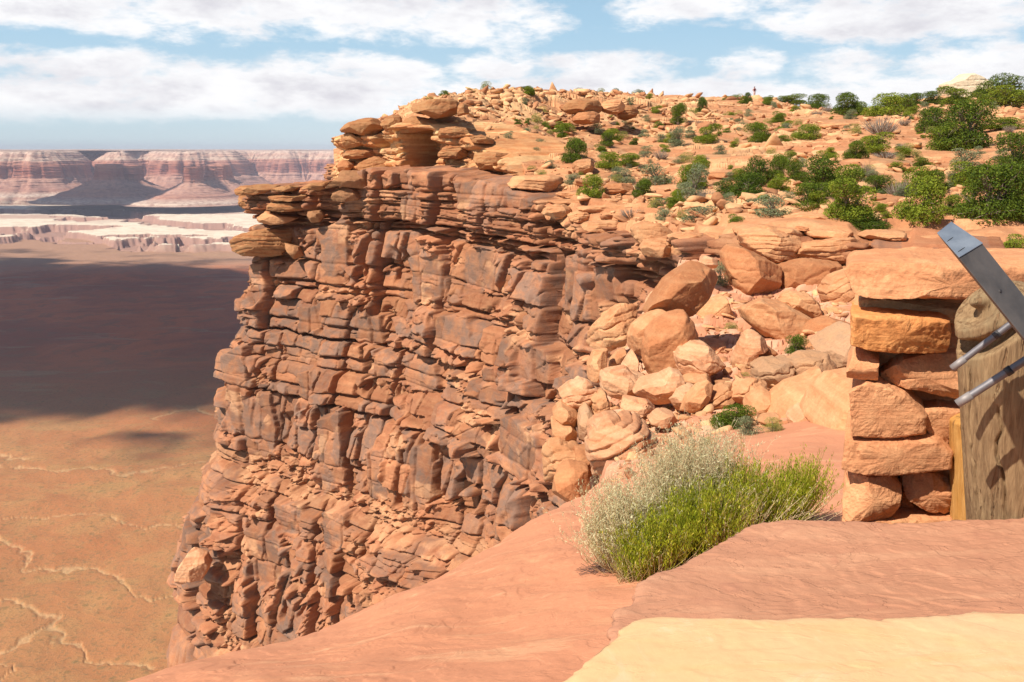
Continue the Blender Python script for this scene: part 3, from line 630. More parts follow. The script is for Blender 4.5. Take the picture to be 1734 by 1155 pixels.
def col_hit(X, Y, Z, Q, px, py, ymin=0, want='far'):
    """distance along Y at which the sight line px,py meets a sheet"""
    x, y, z = P(px, py, 1.0); j = int(np.argmin(np.abs(Q[0]-x))); yy = Y[:, j]; s_ = Z[:, j]/yy
    m = yy > ymin; yy = yy[m]; s_ = s_[m]
    ok = np.where(s_ >= z)[0]                   # the sheet rises to the sight line
    if len(ok) == 0: return float(yy[int(np.argmax(s_))])
    return float(yy[ok[0]])
def hit_plateau(px, py): return col_hit(Xg, Yg, base, Q, px, py)
def ground_plateau(x, y):
    q = x/y; j = int(np.argmin(np.abs(qs-q))); return float(np.interp(y, Yg[:, j], Zg[:, j]))
def hit_gully(px, py):
    return col_hit(XN, YN, zn, QN, px, py, 2.0)
def ground_near(x, y):
    j = int(np.argmin(np.abs(qn-x/y))); return float(np.interp(y, yn, ZN[:, j]))

# ------------------------------------------------------------------ single rocks
def rock_mesh(poly, depth, seed, p=3.4, cuts=18, rough=.035, bed=None, res=None, fine=.018, cutk=.76, tilt=0.0, facet=.8):
    """poly: outline (x,z) about 0,0; lofted through its depth, chipped by planes, roughened"""
    rs = np.random.RandomState(seed)
    poly = np.array(poly); c = poly.mean(0); size = np.ptp(poly, axis=0); R = size.mean()/2
    nu = res or 170; nv = int(nu*.62)
    a = np.linspace(0, 2*np.pi, nu, endpoint=False)
    rad = np.zeros(nu); n = len(poly)
    for k, an in enumerate(a):
        dx, dz = math.cos(an), math.sin(an); best = 0
        for i in range(n):
            p0 = poly[i]-c; p1 = poly[(i+1) % n]-c; e = p1-p0; den = dx*e[1]-dz*e[0]
            if abs(den) < 1e-12: continue
            tt = (p0[0]*e[1]-p0[1]*e[0])/den; uu = (p0[0]*dz-p0[1]*dx)/den
            if tt > 0 and -1e-6 <= uu <= 1+1e-6: best = max(best, tt)
        rad[k] = best or R*.5
    w = np.array([.12, .76, .12]); rad = np.convolve(np.r_[rad[-1], rad, rad[0]], w, 'valid')
    th = np.linspace(-np.pi/2, np.pi/2, nv); tt = np.sign(np.sin(th))*np.abs(np.sin(th))**(2/p); kk = np.abs(np.cos(th))**(2/p)
    A, T_ = np.meshgrid(a, np.arange(nv)); Rr = rad[None, :]*kk[:, None]
    X = c[0]+Rr*np.cos(A); Zz = c[1]+Rr*np.sin(A); Yv = np.repeat((tt*depth/2)[:, None], nu, 1)
    V = np.stack([X, Yv, Zz], -1)
    ctr = np.array([c[0], 0, c[1]])
    hs = np.array([size[0]/2, depth/2, size[1]/2])
    for i in range(cuts):
        nrm = rs.normal(size=3)*[facet, 1, facet]; nrm[1] = -abs(nrm[1])-.35 if i % 4 else nrm[1]
        if i % 5 == 0: nrm[2] = abs(nrm[2])+.3
        nrm /= np.linalg.norm(nrm); sup = np.linalg.norm(hs*nrm)*rs.uniform(cutk, cutk+.18)
        dd = (V-ctr)@nrm-sup; V = V-np.clip(dd, 0, None)[..., None]*nrm*.97
    nv_ = V-ctr; nv_ = nv_/(np.linalg.norm(nv_/hs, axis=-1, keepdims=True)*hs+1e-9); nv_ /= np.linalg.norm(nv_, axis=-1, keepdims=True)
    off = seed*3.7
    dsp = rough*R*1.6*fbm3(V+off, 1.1/R, 4, seed % 50) + fine*R*2*fbm3(V+off, 6/R, 4, seed % 50+5)
    if bed:
        ang, sp_, am = bed
        q = (V[..., 2]*math.cos(ang)-V[..., 0]*math.sin(ang)+.2*V[..., 1])/sp_+1.0*fbm3(V+off, .9/R, 3, 77)
        h = q-np.floor(q); lr = _h(np.floor(q), 0*q, 0*q, seed)
        gate = .35+.65*sstep(-.3, .3, fbm3(V+off, 1.3/R, 2, 78))
        dsp += am*((lr-.5)*1.0-1.1*np.exp(-(np.minimum(h, 1-h)/.10)**2)*gate)
    V = V+nv_*dsp[..., None]
    Vf = V[1:-1].reshape(-1, 3); nr = nv-2
    i = np.arange(nr-1)[:, None]*nu; j = np.arange(nu)[None, :]; j2 = (j+1) % nu
    F4 = np.stack([i+j, i+nu+j, i+nu+j2, i+j2], -1).reshape(-1, 4)
    p0 = V[0].mean(0); p1 = V[-1].mean(0); n0 = len(Vf); Vf = np.vstack([Vf, p0, p1])
    jj = np.arange(nu); b = (nr-1)*nu
    f0 = np.stack([np.full(nu, n0), jj, (jj+1) % nu, (jj+1) % nu], -1); f1 = np.stack([np.full(nu, n0+1), b+(jj+1) % nu, b+jj, b+jj], -1)
    tri = np.vstack([f0[:, :3], f1[:, :3]])
    return Vf, F4, tri
def mesh_mixed(name, V, F4, F3, mat, smooth, parent=None, loc=None):
    V = np.asarray(V, np.float32); 
    if loc is not None: V = V-np.array(loc, np.float32)
    me = bpy.data.meshes.new(name); me.vertices.add(len(V)); me.vertices.foreach_set('co', V.ravel())
    li = np.r_[F4.ravel(), F3.ravel()].astype(np.int32); me.loops.add(len(li)); me.loops.foreach_set('vertex_index', li)
    st_ = np.r_[np.arange(len(F4))*4, len(F4)*4+np.arange(len(F3))*3].astype(np.int32)
    me.polygons.add(len(st_)); me.polygons.foreach_set('loop_start', st_)
    if smooth: me.polygons.foreach_set('use_smooth', np.ones(len(st_), bool))
    me.update(calc_edges=True); me.materials.append(mat)
    o = bpy.data.objects.new(name, me); C.objects.link(o)
    if loc is not None: o.location = loc
    if parent is not None: o.parent = parent
    return o
def photo_rock(name, pts, Y, depth, mat, seed, label=None, group=None, parent=None, cat=None, k=None, back=.35, **kw):
    """pts: outline in photo pixels; Y: distance of the mid-outline"""
    pl = np.array([P(px, py, Y) for px, py in pts])[:, [0, 2]]
    V, F4, F3 = rock_mesh((pl-pl.mean(0))*1.06, depth, seed, **kw)
    c = np.array([pl.mean(0)[0], Y, pl.mean(0)[1]]); V = V+c
    base = (float(c[0]), float(c[1]), float(V[:, 2].min()))
    o = mesh_mixed(name, V, F4, F3, mat, False, parent, base)
    if parent is None: tag(o, label, cat or 'rock', group)
    return o
def zc(pts, ox, oy, s): return [(ox+x*s, oy+y*s) for x, y in pts]
G6 = lambda pts: zc(pts, 850, 400, .3464)

ROCKS = [  # outline (zoom units), Y or None, depth, material, name, label, options
 ([(680, 62), (700, 22), (780, 2), (850, 0), (862, 30), (810, 95), (740, 93), (700, 88)], 31.5, 2.0, 'boulder', 'ledge_block', 'orange rounded block at the left end of the overhanging rim ledge', dict(bed=(0, .5, .05), p=4)),
 ([(825, 60), (862, 12), (940, 0), (1005, -6), (1003, 88), (960, 106), (880, 102), (812, 95)], 31.0, 2.2, 'boulder', 'ledge_block', 'long orange block on the rim ledge, just right of the rounded end block', dict(bed=(0, .6, .04), p=4)),
 ([(1004, -8), (1090, -12), (1085, 60), (1060, 105), (1006, 92)], 30.6, 2.0, 'boulder', 'ledge_block', 'short squared block wedged between the long orange block and the big dark boulder', dict(p=4)),
 ([(1150, -10), (1300, -40), (1450, -20), (1470, 40), (1400, 100), (1300, 112), (1230, 80), (1175, 30)], 28.2, 2.8, 'boulder', 'ledge_slab', 'thick layered slab with a curved underside resting over the two big brown boulders', dict(bed=(-.1, .16, .05), p=3.6)),
 ([(1400, 100), (1455, 35), (1600, 0), (1760, -5), (1800, 60), (1640, 105), (1500, 108)], 27.8, 2.6, 'boulder', 'ledge_slab', 'thin-bedded ledge slab between the curved slab and the stone pillar', dict(bed=(.05, .14, .06), p=3.6)),
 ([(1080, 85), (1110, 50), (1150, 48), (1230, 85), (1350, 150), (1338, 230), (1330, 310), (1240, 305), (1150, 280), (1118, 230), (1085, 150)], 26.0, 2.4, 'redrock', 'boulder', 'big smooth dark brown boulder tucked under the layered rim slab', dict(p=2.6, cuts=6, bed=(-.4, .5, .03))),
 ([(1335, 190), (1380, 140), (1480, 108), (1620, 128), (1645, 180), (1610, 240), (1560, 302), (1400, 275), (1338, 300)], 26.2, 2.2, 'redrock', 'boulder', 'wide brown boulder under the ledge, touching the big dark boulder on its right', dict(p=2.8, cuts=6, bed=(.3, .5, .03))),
 ([(1120, 330), (1180, 330), (1225, 430), (1200, 482), (1120, 460)], 23.5, 1.2, 'greyrock', 'boulder', 'flat grey-brown block leaning behind the pale rounded boulder', dict(p=4)),
 ([(930, 400), (950, 350), (1080, 298), (1122, 400), (1085, 475), (1050, 502), (960, 455)], 22.5, 1.7, 'boulder', 'boulder', 'angular shaded boulder behind the two stacked smooth red boulders', dict(cuts=10, bed=(.5, .25, .04))),
 ([(1365, 318), (1385, 285), (1420, 275), (1490, 282), (1545, 330), (1540, 385), (1500, 402), (1400, 372)], 20.6, 1.4, 'boulder', 'boulder', 'small rounded cap boulder sitting on top of the pale boulder below the ledge', dict(p=2.4, cuts=4, bed=(-.35, .2, .04))),
 ([(1172, 360), (1195, 315), (1240, 303), (1300, 318), (1365, 325), (1500, 402), (1490, 430), (1450, 505), (1380, 552), (1310, 520), (1250, 460), (1185, 400)], 20.2, 2.0, 'boulder', 'boulder', 'large pale rounded boulder carrying the small cap boulder', dict(p=2.6, cuts=6, bed=(-.5, .5, .03))),
 ([(955, 130), (1000, 100), (1055, 115), (1042, 155), (970, 152)], 25, .8, 'palerock', 'rock', 'small pale flat stone just above the tilted red slab boulder', dict(res=90)),
 ([(720, 340), (800, 225), (850, 185), (935, 133), (985, 145), (1050, 185), (1055, 218), (985, 295), (910, 372), (850, 400), (760, 395), (705, 375)], 19.2, 1.5, 'redrock', 'boulder', 'long tilted red slab boulder leaning up to the right at the top of the rockfall', dict(p=4.5, cuts=6, bed=(.75, .6, .025))),
 ([(705, 330), (730, 290), (800, 240), (790, 300), (725, 345)], 20.2, 1.0, 'palerock', 'rock', 'pale sunlit rock edge showing behind the tilted red slab boulder', dict(res=90)),
 ([(510, 385), (560, 350), (600, 338), (665, 333), (662, 400), (625, 478), (602, 490), (598, 530), (500, 557), (420, 540), (425, 480), (455, 440)], 20.0, 1.6, 'boulder', 'boulder', 'thinly layered slab boulder at the left edge of the rockfall above the drop', dict(bed=(.35, .22, .06), p=3.4)),
 ([(640, 440), (700, 392), (765, 365), (835, 378), (800, 430), (720, 470), (700, 560), (665, 600), (622, 540), (620, 490)], 18.6, 1.3, 'boulder', 'boulder', 'tan rounded boulder half hidden behind the lowest smooth red boulder', dict(p=2.6)),
 ([(705, 470), (740, 425), (820, 385), (885, 368), (930, 425), (945, 500), (900, 590), (850, 640), (780, 682), (720, 662), (690, 600), (690, 520)], 17.4, 1.6, 'redrock', 'boulder', 'smooth egg-shaped red boulder standing at the centre of the rockfall', dict(p=2.3, cuts=4, bed=(.9, .4, .02))),
 ([(850, 575), (870, 545), (930, 520), (990, 528), (1040, 570), (1082, 625), (1080, 652), (1000, 690), (900, 698), (862, 640)], 16.6, 1.4, 'palerock', 'boulder', 'pale flat-faced slab lying against the foot of the egg-shaped red boulder', dict(bed=(-.35, .2, .03), p=3.4)),
 ([(985, 530), (1010, 505), (1080, 515), (1085, 590), (1045, 590)], 19.5, .9, 'palerock', 'rock', 'small pale upright rock behind the flat-faced slab', dict(res=90)),
 ([(530, 610), (570, 565), (605, 560), (562, 640), (525, 640)], 18.5, .8, 'boulder', 'rock', 'small angular stone beneath the layered slab boulder', dict(res=90)),
 ([(588, 640), (640, 560), (662, 600), (662, 682), (600, 662)], 17.2, .8, 'palerock', 'rock', 'small pale wedge stone left of the egg-shaped red boulder', dict(res=90)),
 ([(490, 690), (520, 650), (600, 638), (640, 670), (700, 690), (690, 745), (640, 785), (540, 772), (490, 740)], 15.9, 1.3, 'palerock', 'boulder', 'creamy pale boulder near the lip of the drop, left of the rockfall', dict(bed=(-.4, .22, .03))),
 ([(650, 770), (680, 720), (780, 690), (820, 650), (870, 668), (882, 735), (840, 775), (780, 800), (720, 800)], 15.0, 1.2, 'palerock', 'boulder', 'pale lumpy boulder with a raised right end below the egg-shaped boulder', dict()),
 ([(815, 790), (850, 740), (920, 730), (970, 740), (935, 800), (890, 842), (850, 840)], 14.6, .9, 'palerock', 'boulder', 'smooth cream boulder left of the thin standing slab', dict(p=2.6)),
 ([(890, 700), (930, 680), (1025, 670), (1022, 715), (960, 726), (892, 724)], 16.0, .8, 'boulder', 'rock', 'low red-brown stone under the flat-faced pale slab', dict(res=90)),
 ([(875, 872), (898, 800), (955, 735), (1010, 714), (1032, 738), (1000, 800), (935, 850)], 14.0, .6, 'boulder', 'boulder', 'thin slab standing on edge in the middle of the lower rockfall', dict(p=3.5, res=110)),
 ([(960, 842), (985, 790), (1040, 750), (1090, 728), (1147, 732), (1125, 780), (1060, 842), (1000, 850)], 14.2, .9, 'boulder', 'boulder', 'slanting layered slab leaning right of the thin standing slab', dict(bed=(.55, .12, .04))),
 ([(1110, 790), (1160, 730), (1230, 690), (1290, 720), (1240, 770), (1170, 812)], 14.0, 1.0, 'boulder', 'boulder', 'slanting slab below the split grey slabs and above the green bush', dict(bed=(.5, .16, .04))),
 ([(1190, 860), (1210, 800), (1290, 750), (1340, 790), (1290, 840), (1250, 900)], 13.0, .9, 'boulder', 'boulder', 'reddish slanting rock right of the dark green bush in the gully', dict(res=110)),
 ([(1240, 645), (1290, 615), (1400, 598), (1415, 640), (1432, 690), (1300, 752), (1240, 712)], 14.9, 1.1, 'greyrock', 'boulder', 'grey weathered slab, left half of a split pair', dict(p=4, cuts=8, bed=(.25, .2, .03))),
 ([(1400, 605), (1480, 580), (1560, 578), (1632, 563), (1612, 640), (1500, 700), (1442, 702), (1425, 650)], 14.8, 1.1, 'greyrock', 'boulder', 'grey-topped slab, right half of a split pair with a dark end', dict(p=4, cuts=8, bed=(.25, .2, .03))),
 ([(1300, 872), (1360, 790), (1430, 740), (1520, 715), (1600, 668), (1622, 700), (1600, 790), (1520, 842), (1400, 870)], 12.6, 1.3, 'boulder', 'boulder', 'broad smooth tilted slab below the split grey slabs', dict(p=4.5, cuts=5)),
 ([(1395, 930), (1420, 880), (1480, 835), (1532, 860), (1500, 895), (1425, 932)], 11.6, .7, 'palerock', 'boulder', 'small pale wedge lying against the broad tilted slab', dict(res=100)),
 ([(1255, 905), (1300, 880), (1350, 872), (1340, 905), (1280, 925)], 11.8, .5, 'boulder', 'rock', 'small red stone left of the pale wedge in the gully', dict(res=90)),
 ([(1520, 560), (1600, 500), (1700, 440), (1760, 470), (1740, 600), (1640, 640), (1560, 600)], 15.5, 1.6, 'greyrock', 'boulder', 'pale sloping slab running behind the stone pillar', dict(p=4)),
 ([(1560, 860), (1600, 790), (1680, 720), (1780, 700), (1780, 960), (1620, 960), (1530, 920)], 11.0, 1.8, 'boulder', 'boulder', 'broad smooth rock mass beside the lower stones of the pillar', dict(p=4.5, cuts=4)),
 ([(1130, 610), (1160, 540), (1190, 480), (1232, 453), (1285, 500), (1300, 560), (1240, 540), (1235, 600), (1190, 655), (1140, 655)], 17.3, .8, 'palerock', 'boulder', 'arched hollow rock below the pale rounded boulder', dict(res=110)),
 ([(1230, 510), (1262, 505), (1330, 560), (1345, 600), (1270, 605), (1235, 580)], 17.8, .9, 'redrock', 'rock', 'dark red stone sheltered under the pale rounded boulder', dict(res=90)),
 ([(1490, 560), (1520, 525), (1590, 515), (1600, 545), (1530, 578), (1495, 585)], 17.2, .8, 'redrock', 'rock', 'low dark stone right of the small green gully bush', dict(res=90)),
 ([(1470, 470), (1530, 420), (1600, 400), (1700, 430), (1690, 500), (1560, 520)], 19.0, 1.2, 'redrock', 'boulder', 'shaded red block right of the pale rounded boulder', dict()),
 ([(1558, 380), (1600, 340), (1700, 345), (1700, 420), (1610, 425), (1562, 410)], 21.0, 1.3, 'boulder', 'boulder', 'flat rounded block stacked below the rim beside the stone pillar', dict(bed=(0, .2, .04))),
 ([(1570, 270), (1620, 200), (1720, 160), (1780, 330), (1700, 350), (1590, 350)], 22.4, 1.6, 'boulder', 'boulder', 'tall layered rock rising beside the capstone of the pillar', dict(bed=(.3, .2, .05))),
 ([(570, 835), (600, 800), (700, 798), (752, 848), (710, 900), (640, 902), (600, 858)], 13.6, .9, 'palerock', 'boulder', 'cream flat rock with a dark hollow beneath, near the bright grass tuft', dict(bed=(-.2, .12, .03))),
 ([(718, 892), (758, 850), (830, 858), (852, 900), (785, 925), (730, 922)], 13.0, .7, 'palerock', 'rock', 'cream stone right of the flat rock with the hollow beneath', dict(res=100)),
 ([(425, 965), (470, 910), (520, 882), (640, 895), (775, 978), (745, 1040), (722, 1115), (600, 1140), (450, 1160), (428, 1050)], 12.3, 1.8, 'palerock', 'boulder', 'big pale fluted boulder behind the silvery bush at the gully lip', dict(bed=(.5, .14, .06), p=3.2)),
 ([(250, 865), (290, 822), (380, 850), (372, 912), (285, 902)], 14.4, 1.0, 'boulder', 'rock', 'squared block in the stacked outcrop at the gully lip, below its top cap', dict(res=110, p=4.5)),
 ([(243, 905), (290, 905), (330, 912), (362, 950), (356, 1004), (285, 1004), (248, 960)], 14.2, 1.0, 'boulder', 'rock', 'rounded dark-stained block third down in the stacked outcrop at the gully lip', dict(res=110)),
 ([(372, 900), (385, 860), (415, 835), (442, 865), (432, 1000), (382, 1022)], 14.0, .9, 'greyrock', 'rock', 'tall narrow grey-faced block on the right side of the stacked outcrop', dict(res=110, p=4)),
 ([(268, 785), (325, 742), (410, 698), (482, 745), (470, 780), (400, 805), (310, 825)], 14.8, 1.3, 'palerock', 'rock', 'pale layered cap rock on top of the stacked outcrop at the gully lip', dict(bed=(.25, .12, .04), res=120)),
 ([(205, 1062), (235, 1020), (282, 1006), (362, 1035), (392, 1065), (350, 1120), (345, 1200), (215, 1200)], 13.6, 1.1, 'boulder', 'rock', 'layered lowest block of the stacked outcrop, dropping behind the slickrock', dict(res=120, bed=(.2, .14, .04))),
 ([(358, 1032), (425, 1018), (440, 1190), (348, 1190)], 13.4, 1.0, 'redrock', 'rock', 'dark stained upright block at the foot of the stacked outcrop', dict(res=110, p=4)),
 ([(440, 860), (440, 800), (490, 755), (520, 800), (510, 880), (450, 930)], 14.3, 1.0, 'boulder', 'rock', 'crumbling tan block between the stacked outcrop and the bright grass tuft', dict(res=110, bed=(.3, .15, .03))),
 ([(420, 630), (450, 570), (520, 560), (500, 640), (470, 700), (420, 690)], 18.0, 1.0, 'boulder', 'rock', 'tan block at the cliff lip below the layered slab boulder', dict(res=110)),
 ([(255, 1150), (330, 1120), (420, 1140), (425, 1290), (250, 1300)], 12.6, 1.0, 'redrock', 'rock', 'shaded block wedged at the gully lip just above the slickrock edge', dict(res=110)),
 ([(1100, 1025), (1140, 1008), (1190, 1010), (1190, 1035), (1120, 1040)], 10.6, .35, 'palerock', 'rock', 'small cream stone on the gravel patch behind the bushes', dict(res=80)),
 ([(1150, 1075), (1190, 1068), (1243, 1070), (1225, 1090), (1160, 1100)], 9.6, .4, 'palerock', 'rock', 'flat cream stone at the edge of the smooth slickrock behind the bushes', dict(res=80)),
]
for i, (pts, Y, dp, mt, nm, lb, kw) in enumerate(ROCKS):
    photo_rock(nm, G6(pts), Y, dp, M[mt], 11+i*3, lb, 'boulders of the rockfall', cat='rock' if nm == 'rock' else nm.replace('_', ' '), **kw)

def oval(cx, cy, w, h, seed, n=11, j=.16):
    rs = np.random.RandomState(seed)
    return [(cx+w/2*math.cos(a)*(1+j*(rs.rand()-.5)*2), cy-h/2*np.sign(math.sin(a))*abs(math.sin(a))**.8*(1+j*(rs.rand()-.5)*2)) for a in np.linspace(0, 2*math.pi, n, endpoint=False)]
Z2 = lambda x, y, w, h: (560+x*.3464, 100+y*.3464, w*.3464, h*.3464)
Z3 = lambda x, y, w, h: (1134+x*.3464, 100+y*.3464, w*.3464, h*.3464)
SL = [  # centre, w, h, (Y), material, label
 (Z2(1225, 232, 200, 85), 71, 3.5, 'upper', 'long caprock block near the skyline above the shrubs'),
 (Z2(1375, 232, 115, 70), 72, 3.0, 'boulder', 'rounded tan caprock block right of the long caprock block'),
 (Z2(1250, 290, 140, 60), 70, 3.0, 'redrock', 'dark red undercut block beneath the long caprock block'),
 (Z2(1450, 260, 110, 70), 74, 3.0, 'upper', 'shadowed undercut caprock block farther right along the skyline'),
 (Z2(1240, 530, 100, 78), None, 2.0, 'boulder', 'lone rounded boulder right of the round juniper on the slope'),
 (Z2(1010, 605, 280, 80), None, 2.6, 'boulder', 'broad flat slab shelf overhanging the cliff, below the lone boulder'),
 (Z2(1400, 640, 160, 66), None, 2.2, 'redrock', 'thick dark slab beside the bright green bush on the rim shelf'),
 (Z2(1190, 663, 210, 26), None, 1.6, 'boulder', 'thin slab under the bright green bush on the rim shelf'),
 (Z2(1375, 700, 80, 36), None, 1.2, 'boulder', 'small flat slab in front of the thick dark slab'),
 (Z2(1450, 698, 60, 30), None, 1.0, 'boulder', 'smallest flat slab at the right end of the rim shelf row'),
 (Z2(1110, 745, 150, 62), None, 1.6, 'boulder', 'layered block at the lip of the cliff, left of the paired lip blocks'),
 (Z2(1215, 770, 100, 52), None, 1.4, 'boulder', 'right one of the paired rounded blocks at the cliff lip'),
 (Z2(1190, 700, 300, 30), None, 1.6, 'boulder', 'long low ledge slab running right from the cliff lip'),
 (Z2(1340, 735, 260, 34), None, 1.6, 'boulder', 'long low ledge slab nearest the dead brush on the shelf'),
 (Z2(1340, 820, 220, 60), None, 2.2, 'boulder', 'wide tan slab at the rim above the dark overhang'),
 (Z2(1560, 850, 190, 100), 32.8, 2.2, 'boulder', 'wide rounded slab sloping down to the rim ledge blocks'),
 (Z3(265, 575, 150, 44), None, 2.2, 'redrock', 'red lens-shaped slab left of the dark juniper pair'),
 (Z3(430, 482, 150, 26), None, 1.5, 'boulder', 'flat bedrock slab above the dark juniper pair'),
 (Z3(830, 330, 180, 30), None, 2.2, 'boulder', 'undercut ledge with dark shade beneath, mid-slope near the grey dead bush'),
 (Z3(900, 342, 90, 22), None, 2.0, 'palerock', 'pale thin ledge slab right of the undercut ledge'),
 (Z3(1120, 520, 130, 28), None, 1.6, 'redrock', 'red flat slab in front of the low scrub row'),
 (Z3(1170, 538, 90, 24), None, 1.5, 'redrock', 'small red slab with a dark underside right of the red flat slab'),
 (Z3(1265, 540, 140, 26), None, 1.6, 'boulder', 'low orange slab right of the small red slab'),
 (Z3(912, 517, 44, 28), None, .9, 'redrock', 'small red block below the round dark bush'),
 (Z3(1100, 625, 90, 60), None, 1.6, 'boulder', 'pinkish boulder showing between the green trees'),
 (Z3(690, 780, 230, 50), None, 2.6, 'boulder', 'smooth low dome of rock at the foot of the central trees'),
 (Z3(650, 830, 60, 24), None, .9, 'redrock', 'small dark flake of rock on the smooth low dome'),
 (Z3(490, 850, 320, 62), None, 3.0, 'boulder', 'broad smooth rock swell left of the low dome, above the big brown boulders'),
 (Z3(780, 855, 220, 44), None, 2.0, 'boulder', 'rounded rock swell above the ledge, right of the broad swell'),
 (Z3(1050, 860, 230, 40), None, 2.0, 'boulder', 'long rock swell behind the pillar capstone'),
 (Z3(940, 905, 230, 30), None, 1.5, 'redrock', 'thin dark-edged ledge just above the pillar capstone'),
 (Z3(420, 850, 200, 40), None, 1.8, 'boulder', 'flat rock shelf above the short squared ledge block'),
 (Z3(80, 870, 190, 40), 30.8, 2.0, 'boulder', 'tan rock shelf behind the orange ledge blocks'),
]
for i, ((cx, cy, w, h), Y, dp, mt, lb) in enumerate(SL):
    if Y is None: Y = hit_plateau(cx, cy+h*.5)+dp*.18
    photo_rock('boulder' if h > w*.45 else 'rock_slab', oval(cx, cy, w, h, 900+i), Y, dp, M[mt], 300+i*5, lb, 'outcrop rocks on the plateau', cat='boulder' if h > w*.45 else 'slab',
               bed=(0.03*((i % 5)-2), .22 if dp > 1.4 else .15, .05), p=3.4, res=110)
GB = lambda pts: zc(pts, 380, 290, .16445)
GU = lambda pts: zc(pts, 560, 140, .19608)
def wall_Y(s_, r_, px, lift=.3):
    q = (px-CXP)/1522.0; m = (r_[:, 1] < 67) & (r_[:, 0] < 6); k = np.argmin(np.abs(r_[m, 0]/r_[m, 1]-q)); return float(r_[m, 1][k])-lift
HEAD = [
 (GB, 1, [(128, 195), (200, 150), (400, 140), (545, 152), (470, 215), (300, 240), (165, 240)], 3.2, 'upper', 'thin topmost slab at the outer tip of the lower rock bench', (0, .3, .04)),
 (GB, 1, [(480, 200), (560, 160), (680, 140), (760, 165), (730, 200), (600, 205)], 2.4, 'upper', 'lens-shaped slab lying on the bench, second from the tip', (0, .3, .04)),
 (GB, 1, [(150, 252), (300, 250), (452, 262), (430, 330), (300, 348), (190, 388), (158, 310)], 2.6, 'upper', 'layered slab under the topmost slab at the bench tip', (.05, .28, .07)),
 (GB, 1, [(455, 262), (660, 240), (840, 230), (845, 290), (670, 312), (460, 315)], 2.4, 'upper', 'flat slab right of the layered slab at the bench tip', (0, .3, .06)),
 (GB, 1, [(425, 362), (500, 318), (700, 320), (870, 332), (870, 395), (640, 412), (430, 402)], 2.6, 'upper', 'long bench slab with a shadowed underside', (0, .25, .06)),
 (GB, 1, [(810, 165), (900, 122), (1060, 108), (1100, 150), (1000, 192), (820, 172)], 2.4, 'upper', 'slab at the inner end of the bench beside the small shrub', (0, .3, .04)),
 (GB, 1, [(335, 495), (425, 415), (630, 462), (745, 480), (640, 530), (500, 545), (380, 532)], 2.2, 'boulder', 'smooth blade of rock projecting below the bench slabs', (.2, .5, .02)),
 (GB, 1, [(80, 740), (130, 680), (300, 618), (480, 600), (640, 590), (705, 640), (640, 800), (580, 885), (400, 880), (200, 852), (100, 792)], 3.4, 'upper', 'great layered slab jutting from the prow above a black undercut', (.03, .3, .09)),
 (GB, 1, [(1045, 170), (1190, 60), (1200, 0), (1380, 0), (1480, 110), (1450, 180), (1280, 160), (1170, 140), (1100, 175)], 2.2, 'cliffrock', 'big tilted brown block at the foot of the upper tier', None),
 (GB, 1, [(1100, 265), (1170, 160), (1280, 165), (1400, 220), (1380, 290), (1240, 310), (1120, 300)], 2.0, 'cliffrock', 'angular brown block under the big tilted block', None),
 (GB, 1, [(850, 420), (990, 405), (1020, 460), (980, 520), (860, 528)], 1.4, 'cliffrock', 'square flat-faced block below the inner end of the bench', None),
 (GB, 1, [(618, 745), (760, 780), (815, 880), (730, 900), (640, 800)], 1.2, 'cliffrock', 'loose block leaning right of the great layered prow slab', None),
 (GU, 2, [(90, 405), (130, 360), (230, 330), (300, 308), (400, 318), (448, 370), (430, 425), (350, 462), (270, 450), (200, 432), (110, 430)], 3.4, 'upper', 'smooth rounded boulder crowning the head of the promontory', (.1, .8, .02)),
 (GU, 2, [(95, 490), (98, 415), (200, 438), (240, 468), (390, 470), (392, 532), (300, 548), (140, 572)], 2.8, 'upper', 'knobbly block directly under the crowning boulder', (0, .35, .05)),
 (GU, 2, [(440, 360), (500, 300), (600, 268), (612, 400), (560, 465), (490, 420)], 2.4, 'upper', 'rounded upright knob just right of the crowning boulder', None),
 (GU, 2, [(110, 625), (150, 590), (280, 572), (400, 572), (430, 625), (250, 662), (130, 655)], 2.6, 'upper', 'thin ledge sticking out left below the promontory head', (0, .3, .05)),
 (GU, 2, [(240, 705), (380, 640), (540, 688), (562, 760), (460, 805), (350, 772), (240, 742)], 2.6, 'upper', 'wedge ledge with a dark shadow under it, left of the alcove', (.15, .3, .05)),
 (GU, 2, [(66, 700), (110, 670), (240, 690), (150, 770), (80, 790)], 1.8, 'redrock', 'shaded block at the left root of the promontory head', None),
 (GU, 2, [(605, 430), (612, 360), (700, 285), (880, 318), (945, 362), (900, 405), (720, 430)], 2.8, 'upper', 'overhanging brow above the dark alcove', (0, .4, .04)),
 (GU, 2, [(700, 190), (850, 150), (1000, 150), (1090, 165), (1092, 260), (1000, 292), (900, 310), (780, 250), (705, 250)], 3.6, 'upper', 'large rounded orange boulder on the skyline above the dark alcove', (.1, .8, .03)),
 (GU, 2, [(1098, 165), (1175, 195), (1192, 262), (1100, 285)], 2.4, 'upper', 'dark jointed block at the right end of the large skyline boulder', None),
 (GU, 2, [(925, 400), (1080, 385), (1200, 400), (1210, 470), (1080, 500), (940, 480)], 2.0, 'upper', 'red ledge block right of the dark alcove', (0, .25, .06)),
 (GU, 2, [(1200, 470), (1300, 450), (1410, 490), (1400, 530), (1230, 520)], 1.8, 'upper', 'small red ledge stepping down right of the alcove', (0, .25, .06)),
 (GU, 2, [(930, 600), (1000, 550), (1180, 545), (1220, 620), (1100, 660), (950, 650)], 2.0, 'upper', 'weathered bulge low on the red wall right of the alcove', (0, .25, .06)),
 (GU, 2, [(1235, 610), (1400, 600), (1600, 620), (1615, 720), (1560, 775), (1300, 745), (1230, 665)], 2.6, 'upper', 'long rounded bulge at the right end of the red upper wall', (0, .25, .07)),
]
